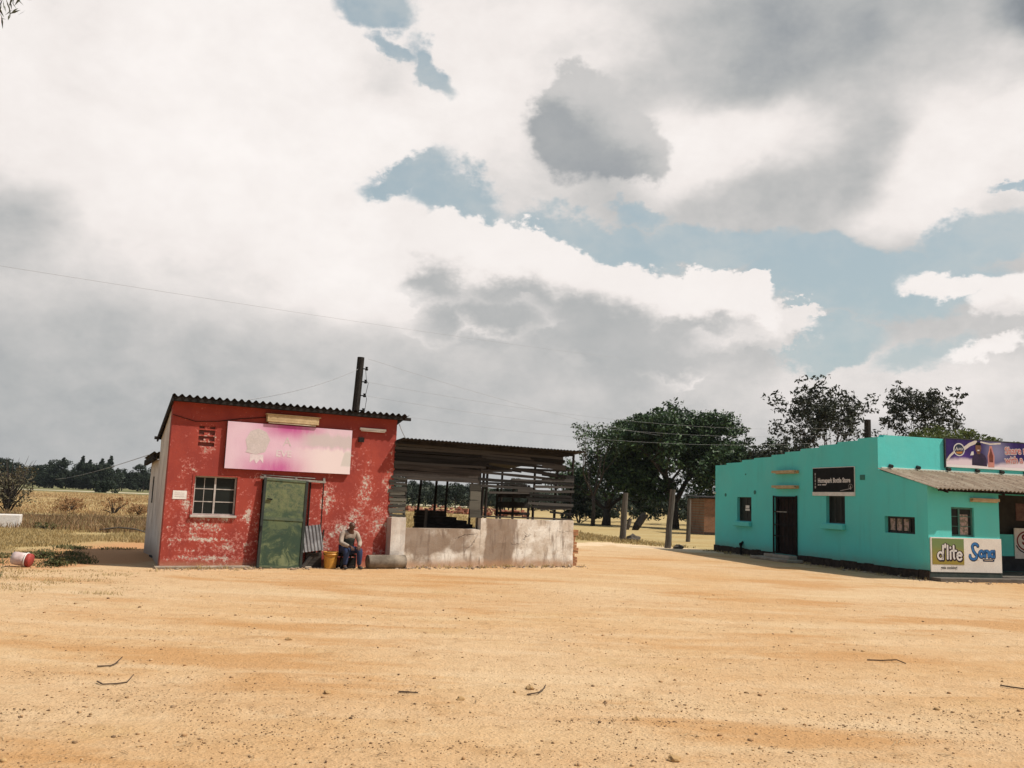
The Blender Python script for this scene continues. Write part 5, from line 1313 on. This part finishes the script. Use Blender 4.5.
def tree(name, label, loc, seed, height, trunk_h, r0, depth, leaf_n, leaf, clump, m, spread=.6, up=.15, group=None, kids=(2, 4), flat=.7, shrink=.72, wide=1.0, lean=(0, 0), bark=None, extra=0, skirt=()):
    rng = np.random.default_rng(seed)
    t = thing(name, label, 'tree', loc, 0, group)
    mb = MB(); ends = []
    mb.tube([(0, 0, -.1), (lean[0] * .3 + .04, lean[1] * .3, trunk_h * .5), (lean[0], lean[1], trunk_h)], [r0 * 1.25, r0 * .95, r0 * .85], 10, wob=.06)
    n = 4; a0 = rng.uniform(0, 6)
    for i in range(n):
        a = a0 + 2 * PI * i / n + rng.uniform(-.3, .3)
        grow(mb, rng, (lean[0], lean[1], trunk_h - .1), (math.cos(a) * spread * 1.2, math.sin(a) * spread * 1.2, .85), (height - trunk_h) * .36, r0 * .62, depth, ends, spread, up, kids, shrink)
    C = np.array([e[0][:] for e in ends]); 
    if extra:
        C = np.concatenate([C, C[rng.integers(0, len(C), extra)] + rng.normal(0, clump * 1.1, (extra, 3))])
    for (cx, cy, cz, rx, ry, rz, nn) in skirt:
        u = rng.normal(0, 1, (nn, 3)); u /= np.linalg.norm(u, axis=1)[:, None]; u *= rng.uniform(.3, 1, (nn, 1)) ** .4
        C = np.concatenate([C, np.array([cx, cy, cz]) + u * np.array([rx, ry, rz])])
    dm = np.linalg.norm(C[:, None] - C[None], axis=2); C = C[(dm < clump * 2.6).sum(1) > 3] if leaf_n > 20 else C   # no clump hangs alone
    zmax = C[:, 2].max() + clump * flat
    k = (height) / zmax
    sx = k * wide
    mb.v = [(x * sx, y * sx, z * k) for x, y, z in mb.v]; C = C * np.array([sx, sx, k])
    V, F = leaf_quads(C, clump * rng.uniform(.6, 1.3, len(C)), leaf_n, leaf, rng, flat)
    cr = arr_mesh('crown', V, F, m, t)
    mb.build('trunk', bark or M_bark, t, smooth=True)
    t['n'] = len(C); del t['n']
    return t

big = tree('broad_tree', 'broad dark green tree with a forked trunk standing behind the three posts', (13.9, 73.5, 0), 21, 11.0, 2.2, .48, 4, 30, .17, .60, M_leaf_mid, .60, .10, kids=(3, 4), flat=.62, wide=1.02, shrink=.74, extra=260, skirt=((-2.6, -.5, 4.2, 3.0, 2.6, 2.1, 110), (3.2, -.5, 5.6, 2.8, 2.4, 1.6, 60), (.2, 0, 7.4, 3.9, 3.0, 2.0, 90)))
tree('broad_tree', 'lower rounded green tree merging with the left side of the broad tree', (8.6, 76, 0), 5, 6.9, 1.2, .28, 3, 44, .18, .80, M_leaf_mid, .62, .05, kids=(3, 4), flat=.8, wide=1.15)
sp_ = tree('bare_topped_tree', 'small tree with bare spiky branches rising left of the broad tree', (6.9, 70.5, 0), 33, 8.6, 2.5, .16, 4, 5, .13, .34, M_leaf_mid, .34, .32, kids=(2, 3), flat=.8)
tree('broad_tree', 'rounded green tree on the right of the broad tree, half hidden by the turquoise store', (19.0, 70, 0), 8, 8.0, 2.0, .25, 3, 36, .17, .7, M_leaf_mid, .6, .08, kids=(3, 4), flat=.7)
tree('gum_tree', 'tall dark open-crowned tree behind the middle of the turquoise store', (24.8, 70, 0), 14, 12.7, 4.0, .26, 4, 11, .17, .46, M_leaf_dark, .50, .20, kids=(3, 3), flat=.6, wide=.84)
tree('gum_tree', 'dark sparse tree with small separate leaf clumps behind the purple banner', (36.2, 75, 0), 52, 13.5, 4.4, .22, 4, 11, .17, .42, M_leaf_dark, .55, .16, kids=(3, 3), flat=.55, wide=.64)
tree('bush_tree', 'yellow green treetop showing just over the purple banner', (32.2, 62, 0), 17, 8.7, 3.2, .22, 3, 44, .16, .70, M_leaf_lime, .85, -.02, kids=(3, 4), flat=.5, wide=1.25)
tree('gum_tree', 'low dark tree filling the gap beside the stepped turquoise wall', (21.3, 66, 0), 41, 7.6, 2.6, .18, 3, 24, .17, .55, M_leaf_dark, .55, .15, kids=(3, 3), flat=.7)
# bare dead twigs at the top of the open-crowned tree are part of its trunk mesh

# bushes under the big trees, each its own plant
def bush(name, label, loc, seed, h, wdt, m, n=70, leaf=.16, stems=5, group=None, cl=.5, k=26):
    rng = np.random.default_rng(seed); t = thing(name, label, 'bush', loc, rng.uniform(0, 6), group)
    mb = MB(); C = []
    for i in range(k):
        a = rng.uniform(0, 2 * PI); rr = wdt * .5 * rng.uniform(.1, 1) ** .7; z = h * rng.uniform(.2, .92) * (1 - .35 * rr / wdt)
        C.append((math.cos(a) * rr, math.sin(a) * rr, z))
    for i in range(stems):
        c = C[i]; mb.tube([(c[0] * .1, c[1] * .1, -.05), (c[0] * .45, c[1] * .45, c[2] * .5), c], [.05, .035, .015], 5, cap=False)
    V, F = leaf_quads(np.array(C), cl * rng.uniform(.6, 1.3, k), n, leaf, rng, .75)
    V[:, 2] = np.maximum(V[:, 2], .02)
    arr_mesh('foliage', V, F, m, t); mb.build('stem', M_bark, t); return t
bl = ['dark bush below the left edge of the broad tree', 'low bush to the right of the stall end post', 'grey green bush in the shade behind the leaning log', 'rounded bush under the fork of the broad tree', 'bush between the second and third post']
for i, (x, y, h, wd) in enumerate(((6.6, 80, 3.4, 4.5), (9.0, 92, 3.4, 5.5), (13.0, 96, 3.2, 6.5), (17.5, 92, 3.0, 6.0), (20.5, 96, 3.6, 6.5))):
    bush('bush', bl[i], (x, y, 0), 50 + i, h, wd, M_leaf_far, 60, .20, group='bushes under the trees', cl=.75)
bare = bush('dry_bush', 'half bare brown bush at the left edge of the field', (-27.8, 49, 0), 71, 3.0, 3.0, tint('dusty_olive_leaves', [(.09, .08, .045), (.13, .105, .06), (.07, .065, .035), (.16, .12, .07)], .2, .7), 20, .09, 7, cl=.40, k=50)
rng = np.random.default_rng(3); mb = MB()
for i in range(46):
    a = rng.uniform(0, 6.28); e = (math.cos(a) * rng.uniform(.4, 1.5), math.sin(a) * rng.uniform(.4, 1.5), rng.uniform(1.6, 3.3))
    mb.tube([(0, 0, -.1), (e[0] * .3, e[1] * .3, e[2] * .45), (e[0] * .75, e[1] * .75, e[2] * .8), e], [.04, .026, .015, .006], 5, cap=False)
mb.build('branch', M_bark, bare)
bush('bush', 'lone dark shrub standing at the far edge of the golden field', (-82, 179, 0), 72, 2.6, 4.2, M_leaf_far, 60, .28, cl=.7)
fb = ['reddish brown dead bush in the golden field right of the edge bush', 'low rusty bush in the middle of the golden field', 'straggly dry bush near the lone dark shrub', 'small brown bush nearest the lean-to in the golden field']
for i, (x, y, h) in enumerate(((-26.6, 53, 1.0), (-24.6, 55, 1.15), (-28.2, 57, .9), (-22.6, 54, .7))):
    bush('dry_bush', fb[i], (x, y, 0), 60 + i, h, h * 1.7, tint('rusty_dry_leaves', [(.26, .13, .06), (.34, .20, .09), (.18, .10, .05)], .2, .8), 14, .07, 7, cl=.22, k=40)
wl = ['small green weed clump at the tip of the building shadow', 'leafy weed beside the white block', 'leafy green weed behind the red bucket', 'thin grass clump by the left edge of the yard']
for i, (x, y, h) in enumerate(((-9.75, 19.3, .14), (-17.0, 33.0, .35), (-10.9, 21.0, .18), (-9.6, 16.4, .16))):
    bush('weed', wl[i], (x, y, 0), 80 + i, h, h * 3.2, weed_m, 20, .04, 4, cl=.09, k=18)

# far tree line: a few kinds, every tree its own object
def far_kinds():
    out = []
    for kd, (seed, h, wdt, con) in enumerate(((1, 8.5, 8, 0), (2, 7.0, 9, 0), (3, 10.5, 6.0, 1), (4, 9.5, 7, 0), (5, 6, 10, 0))):
        rng = np.random.default_rng(100 + seed); t = thing('far_tree', 'x y z w', 'tree')
        mb = MB(); mb.tube([(0, 0, -.2), (0, 0, h * .6)], [.22, .10], 6)
        C, Rr = [], []
        for i in range(64 if con else 46):
            z = rng.uniform(.08, 1.0); a = rng.uniform(0, 6.28)
            w_ = (wdt * .5 * (1 - z) * 1.0 + .15) if con else wdt * .5 * math.sqrt(max(.02, 1 - (2 * z - .9) ** 2 * .8))
            rr = w_ * rng.uniform(.2, 1) ** .6; C.append((math.cos(a) * rr, math.sin(a) * rr, h * z * .95)); Rr.append((.22 + .62 * (1 - z) if con else .95) * rng.uniform(.7, 1.3))
        V, F = leaf_quads(np.array(C), np.array(Rr), 36, .34, rng, .75)
        arr_mesh('crown', V, F, M_leaf_far, t); mb.build('trunk', M_bark, t); out.append(t)
    return out
FK = far_kinds(); used = [False] * 5; rng = np.random.default_rng(77)
NAMES = ['rounded tree in the far tree line left of the red shop', 'wide low tree in the far tree line left of the red shop', 'pointed conifer in the far tree line left of the red shop', 'upright tree in the far tree line left of the red shop', 'low spreading bush tree in the far tree line left of the red shop']
NAMES2 = [s_.replace('far tree line left of the red shop', 'distant trees seen through the burnt stall') for s_ in NAMES]
NAMES3 = [s_.replace('far tree line left of the red shop', 'distant trees right of the burnt stall') for s_ in NAMES]
def plant(kd, x, y, s_, labels, group):
    if used[kd]: t = copy_tree(FK[kd])
    else: t = FK[kd]; used[kd] = True
    t.location = (x, y, 0); t.rotation_euler = (0, 0, rng.uniform(0, 6.28)); t.scale = (s_ * rng.uniform(.9, 1.15), s_ * rng.uniform(.9, 1.15), s_ * rng.uniform(.88, 1.1))
    tag(t, labels[kd], 'tree', group)
for i in range(64):
    f = i / 63; px = -60 + 250 * f                       # spread along the far field edge
    x = -172 + 92 * f + rng.uniform(-1.5, 1.5); y = 255 + rng.uniform(0, 26)
    kd = int(rng.choice([0, 1, 3, 4])); plant(kd, x, y, rng.uniform(.82, 1.0), NAMES, 'trees of the far left tree line')
for i, x in enumerate((-133.5, -127.8, -125.6, -122.0, -119.4)):
    plant(2, x, 262, (.86, .93, .95, .99, .97)[i], NAMES, 'trees of the far left tree line')
for i in range(24):
    f = i / 23; x = -26 + 34 * f + rng.uniform(-.8, .8); y = 150 + rng.uniform(0, 22)
    plant(int(rng.choice([0, 1, 3, 4])), x, y, rng.uniform(.48, .68), NAMES2, 'trees seen through the stall')
for i in range(26):
    f = i / 25; x = 8 + 62 * f + rng.uniform(-1, 1); y = 150 + rng.uniform(0, 30)
    plant(int(rng.choice([0, 1, 3, 4])), x, y, rng.uniform(.45, .7), NAMES3, 'distant trees on the right')
for t, u in zip(FK, used):
    if not u:
        for c in list(t.children): bpy.data.objects.remove(c)
        bpy.data.objects.remove(t)

# gum tree whose drooping leaves hang into the top left corner
gt = thing('gum_tree', 'gum tree with drooping leaves hanging into the top left corner', 'tree', (-10.5, 10.2, 0))
rng = np.random.default_rng(4); mb = MB(); ends = []
mb.tube([(0, 0, -.1), (.1, 0, 2.5), (.4, -.1, 5.2), (1.2, -.3, 7.6)], [.26, .22, .17, .11], 10, wob=.04)
for p_, d_, l_ in (((.4, -.1, 5.2), (-.8, .5, .8), 2.0), ((.8, -.2, 6.4), (-.6, -.8, .8), 1.8), ((1.0, -.3, 7.0), (-.75, -.25, .6), 1.6), ((1.2, -.3, 7.5), (-.6, .6, .9), 1.8), ((1.2, -.3, 7.5), (-.7, -.5, 1), 1.7)):
    grow(mb, rng, p_, d_, l_ * .8, .07, 3, ends, .5, .1, (2, 3), .72)
C = np.array([e[0][:] for e in ends]); lim = ((C[:, 0] - 10.5) / (C[:, 1] + 10.2) < -.72); C = C[lim]
twg = []
for tx, ty, tz in ((4.58, -1.2, 6.98), (4.68, -1.25, 7.06), (4.52, -1.2, 6.84), (4.78, -1.25, 7.12)):
    mb.tube([(2.0, -.7, 8.0), (3.6, -1.0, 8.1), (tx - .15, ty, tz + .6), (tx, ty, tz)], [.03, .02, .010, .004], 5, cap=False); twg.append((tx, ty, tz)); twg.append((tx - .10, ty, tz + .30))
C = np.concatenate([C, np.array(twg)])
V, F = leaf_quads(C, np.full(len(C), .24), 34, .06, rng, .9, 1.0)
arr_mesh('crown', V, F, M_leaf_gum, gt); mb.build('trunk', simple('pale_gum_bark', (.40, .34, .28), (.25, .2, .16), 3, .8, .4, 12, stretch=(3, 3, .6)), gt, smooth=True)

# ------------------------------------------------------------------ posts, logs, brick outbuilding
def old_post(label, loc, h, r, lean, seed):
    random.seed(seed); mb = MB()
    n = 6; pts = [(lean[0] * k / n + random.uniform(-.012, .012), lean[1] * k / n, -.1 + (h + .1) * k / n) for k in range(n + 1)]
    mb.tube(pts, [r * (1.12 - .2 * k / n) for k in range(n + 1)], 10, wob=.07)
    o = mb.build('wooden_post', M_post, None, smooth=False, loc=loc); tag(o, label, 'post', 'old posts at the edge of the yard'); return o
old_post('thick grey wooden post with a rock at its foot', (5.68, 43.1, 0), 2.35, .15, (.12, 0), 1)
old_post('grey wooden post nearest the turquoise store path, middle of three', (6.91, 37.8, 0), 2.5, .13, (.22, 0), 2)
old_post('thin short post closest to the brick outbuilding', (9.29, 45, 0), 2.15, .105, (.06, 0), 3)
def rock(label, loc, s_, seed, m=None):
    rng = np.random.default_rng(seed); bm = bmesh.new(); bmesh.ops.create_icosphere(bm, subdivisions=2, radius=1)
    for v in bm.verts:
        k = .75 + .5 * mnoise.noise(v.co * 1.3 + Vector((seed, 0, 0))); v.co = Vector((v.co.x * s_ * 1.2, v.co.y * s_, v.co.z * s_ * .75)) * (k + .25)
    me = bpy.data.meshes.new('rock'); bm.to_mesh(me); bm.free(); me.materials.append(m or M_conc)
    o = bpy.data.objects.new('rock', me); col.objects.link(o); o.location = (loc[0], loc[1], loc[2] + s_ * .45); tag(o, label, 'rock'); return o
M_rock = simple('grey_brown_stone', (.12, .098, .078), (.07, .058, .046), 5, .9, .6, 14, .1)
rock('grey rock at the foot of the thick post', (6.12, 42.6, 0), .30, 1, M_rock); rock('small stone beside the middle post', (7.35, 37.6, 0), .17, 2, M_rock); rock('small stone on the path by the thin post', (10.6, 41.0, 0), .14, 3, M_rock)
mb = MB(); random.seed(4)
mb.tube([(9.0, 62, -.05), (9.2, 62, .35), (9.55, 62.1, .85), (9.78, 62.1, 1.12)], [.20, .27, .27, .22], 9, wob=.08)
lg = mb.build('leaning_log', M_pole, None); tag(lg, 'thick dark log leaning up between the posts', 'log')
mb = MB(); mb.tube([(8.45, 62.3, -.05), (8.62, 62.2, .35), (8.75, 62.2, .8)], [.18, .15, .12], 8, wob=.08)
lg = mb.build('tree_stump', M_post, None); tag(lg, 'reddish brown stump beside the leaning dark log', 'stump')

def brick_f(g, p):
    b = g.n('ShaderNodeTexBrick', {'Vector': g.mapping(p, rot=(R(90), 0, 0)), 'Color1': (.22, .095, .05, 1), 'Color2': (.29, .13, .07, 1), 'Mortar': (.22, .16, .11, 1), 'Scale': 1.0, 'Mortar Size': .012, 'Brick Width': .24, 'Row Height': .085})
    n = g.noise(p, 2.0, 7, .65); c = g.mix(g.rng(n, .45, .65, 0, .6), b.outputs[0], (.14, .08, .05))
    return dict(color=c, rough=.93, spec=.1, bump=(b.outputs[1], .3, .01))
M_brick = mat('rough_clay_brick', brick_f)
ob = thing('brick_outbuilding', 'small clay brick outbuilding half hidden behind the turquoise store', 'shed', (12.72, 56.6, 0), R(8))
mb = MB(); wall(mb, 0, 3.4, 0, 2.35, [], 0, .22); mb.box((0, .22, 0), (.22, 3.0, 2.33)); mb.box((3.18, .22, 0), (3.4, 3.0, 2.33)); mb.box((.22, 2.78, 0), (3.18, 3.0, 2.33)); mb.build('wall', M_brick, ob)
mb = MB(); mb.box((-.01, -.02, 0), (3.42, -.001, .20)); mb.build('footing', M_plinth, ob)
mb = MB(); corrugated(mb, 4.1, 3.6, .14, .02, 6, .006); xf(mb, Matrix.Translation((-.45, -.25, 2.43)) @ Matrix.Rotation(.03, 4, 'X')); mb.build('roof', M_iron_dark, ob, smooth=True)
mb = MB(); mb.bar((-.4, -.1, 2.38), (3.6, -.1, 2.38), .05, .07); mb.build('roof_batten', M_char, ob)

# brick rubble row far behind the stall
mb = MB(); random.seed(11)
for i in range(420):
    x = random.uniform(-15, 2); y = 96 + random.uniform(-1.2, 1.2); s_ = random.uniform(.12, .32); z = random.uniform(0, .75) * random.random()
    mb.box((x, y, z), (x + s_ * 1.6, y + s_, z + s_ * .8), Matrix.Rotation(random.uniform(0, 3), 4, 'Z') @ Matrix.Rotation(random.uniform(-.4, .4), 4, 'X'))
rb_ = mb.build('brick_rubble', simple('red_brick_rubble', (.36, .12, .07), (.26, .15, .10), 1.2, .95, .3, 9), None); tag(rb_, 'low red brick rubble strewn across the field behind the stall', kind='stuff')

# ------------------------------------------------------------------ left of the red shop
mb = MB(); random.seed(8)
mb.box((0, 0, 0), (3.6, .75, .52)); M_blk = simple('whitewashed_block', (.74, .70, .66), (.60, .53, .46), 1.4, .85, .4, 14, .1)
bk = mb.build('concrete_block', M_blk, None, bevel=.03, loc=(-21.75, 32.0, 0), rotz=R(24)); tag(bk, 'long whitewashed concrete block lying at the left edge', 'block')
mb = MB(); n = 22
def drum():
    t = thing('bucket', 'dented white drum with a red end lying in the weeds', 'bucket', (-10.2, 18.75, .16)); t.rotation_euler = (R(8), R(97), R(12)); t.scale = (.84, .84, .84)
    mb = MB(); mb.m = 0
    mb.tube([(0, 0, -.23), (0, 0, -.12), (0, 0, .0), (0, 0, .10)], [.155, .165, .16, .17], 18, wob=.03); mb.build('body', simple('chalky_pink_white', (.66, .56, .53), (.50, .36, .34), 3, .7, .3, 20), t, smooth=True)
    mb = MB(); mb.tube([(0, 0, .101), (0, 0, .20), (0, 0, .22)], [.172, .165, .15], 18, wob=.02); mb.build('red_end', simple('sunburnt_red_plastic', (.36, .045, .035), (.28, .06, .05), 4, .6, .2), t, smooth=True)
    mb = MB(); mb.tube([(0, 0, .09), (0, 0, .115)], [.182, .182], 18); mb.build('rim', M_white, t, smooth=True)
drum()
mb = MB(); mb.tube([(-15.2, 33.0, .10), (-14.4, 32.8, .22), (-13.6, 32.4, .20), (-12.6, 32.0, .02)], [.03, .035, .03, .02], 6)
br = mb.build('fallen_branch', M_post, None); tag(br, 'pale fallen branch lying in the brown undergrowth', 'branch')

# twigs on the sand
def twig(label, pts, r, m=None):
    mb = MB(); P = [(x, y, float(gz(x, y)) + z) for x, y, z in pts]; r *= .62; mb.tube(P, [r * (1 - .4 * i / len(P)) for i in range(len(P))], 6, wob=.15)
    o = mb.build('twig', m or M_twigd, None); tag(o, label, 'twig'); return o
M_twigd = simple('dry_dark_twig', (.07, .045, .03), (.12, .08, .05), 20, .9)
twig('short kinked twig, upper of two on the left of the sand', [(-3.98, 8.88, .012), (-3.88, 8.95, .012), (-3.90, 9.1, .02), (-3.90, 9.25, .05)], .013)
twig('long curved twig, lower of two on the left of the sand', [(-3.70, 8.28, .02), (-3.60, 8.17, .012), (-3.5, 8.24, .012), (-3.45, 8.34, .012), (-3.46, 8.50, .03)], .012)
twig('straight dark stick lying in the middle foreground', [(-.93, 8.26, .012), (-.84, 8.25, .014), (-.75, 8.23, .012)], .014)
twig('bent dark twig on the sand at the right', [(4.55, 11.15, .01), (4.72, 11.12, .012), (4.83, 10.95, .03), (4.89, 10.84, .012)], .014)
twig('reddish stick at the right edge of the sand', [(5.43, 9.76, .012), (5.46, 9.6, .015), (5.55, 9.44, .02)], .013)
twig('forked brown twig left of centre on the sand', [(.25, 8.34, .01), (.36, 8.40, .02), (.42, 8.58, .03), (.44, 8.8, .01)], .012)
for i, (x, y, s_) in enumerate(((.28, 8.62, .035), (-1.55, 8.1, .03), (1.15, 7.6, .032), (-.35, 8.05, .03), (1.25, 6.45, .04), (-2.6, 10.9, .035))):
    rock(['dark clod under the forked twig', 'small clod left of the straight stick', 'brown clod right of centre in the foreground', 'ochre clod near the straight stick', 'dark clod at the very bottom of the yard', 'dark clod on the wheel tracks left of centre'][i], (x, y, float(gz(x, y)) - s_ * .2), s_, 20 + i, stone_m)

# ------------------------------------------------------------------ power poles and wires
pp = thing('power_pole', 'tarred timber power pole with side insulators behind the red shop', 'power pole', (-6.12, 33, 0))
mb = MB(); mb.tube([(0, 0, -.2), (.10, 0, 3), (.23, 0, 5.6), (.28, 0, 7.0)], [.155, .150, .142, .135], 12, wob=.02); mb.build('pole', M_pole, pp)
for z in (4.95, 5.52, 6.05, 6.55):
    mb = MB(); x = .22 + .02 * (z - 5)
    mb.tube([(x + .10, -.05, z), (x + .30, -.05, z)], .022, 6); mb.tube([(x + .28, -.05, z - .06), (x + .28, -.05, z - .01), (x + .28, -.05, z + .02), (x + .28, -.05, z + .08)], [.05, .065, .04, .055], 8); mb.build('insulator', M_black, pp)
mb = MB(); mb.tube([(.55, -.05, 4.9), (.60, -.05, 5.4), (.55, -.05, 5.55), (.63, -.05, 6.0), (.55, -.05, 6.1), (.50, -.05, 6.5)], .010, 5); mb.build('jumper_wire', M_black, pp)
stub = thing('power_pole', 'dark pole top rising behind the corner of the turquoise store', 'power pole', (22.7, 55, 0))
mb = MB(); mb.tube([(0, 0, -.2), (0, 0, 4), (0, 0, 7.7)], [.24, .22, .20], 10, wob=.03); mb.build('pole', M_pole, stub)
mb = MB(); mb.box((-.42, -.05, 6.35), (.24, .05, 6.45)); mb.build('cross_arm', M_pole, stub)
M_wire = simple('grey_cable', (.30, .30, .31), (.34, .34, .34))
def wire(label, a, b, sag, r):
    a, b = Vector(a), Vector(b); P = []
    for k in range(25):
        f = k / 24; p_ = a.lerp(b, f); p_.z -= sag * 4 * f * (1 - f); P.append(p_)
    mb = MB(); mb.tube(P, r, 5); o = mb.build('overhead_wire', M_wire, None); tag(o, label, 'wire', 'overhead wires')
wire('long wire crossing the cloudy sky from the left edge', (-18.4, 16.3, 6.92), (13, 102, 19.0), .25, .005)
wire('service wire from the pole down to the red shop roof', (-5.9, 33, 6.55), (-6.6, 21.5, 4.0), .15, .008)
wire('topmost of four wires running right from the pole', (-5.55, 33, 6.95), (22.7, 90, 8.8), .9, .005)
wire('second of four wires running right from the pole', (-5.55, 33, 6.05), (22.7, 55, 7.3), .8, .004)
wire('third of four wires running right from the pole', (-5.55, 33, 5.52), (22.7, 55, 6.9), .8, .004)
wire('lowest of four wires running right from the pole', (-5.55, 33, 4.95), (22.7, 55, 6.5), .8, .004)
wire('wire leaving the lean-to roof towards the left', rf(.2, 4.2, 2.62), (-31, 60, 2.0), .12, .010)
wire('short wire from the red shop eave to the stall roof', rf(5.5, -.1, 3.62), rf(5.75, 0, 3.27), .02, .010)

# ------------------------------------------------------------------ air
hb_ = MB(); hb_.box((-2420, -2420, -4), (2420, 2420, 32))
vm = bpy.data.materials.new('air_haze'); vm.use_nodes = True; vt = vm.node_tree; vt.nodes.clear()
vg = G(vt); vp = vg.n('ShaderNodeVolumePrincipled', {'Color': (.72, .78, .84, 1), 'Density': .00011, 'Anisotropy': .2})
vt.links.new(vp.outputs[0], vg.n('ShaderNodeOutputMaterial').inputs['Volume'])
if HAZE:
    tag(hb_.build('haze', vm), kind='stuff', label='thin dry season haze')
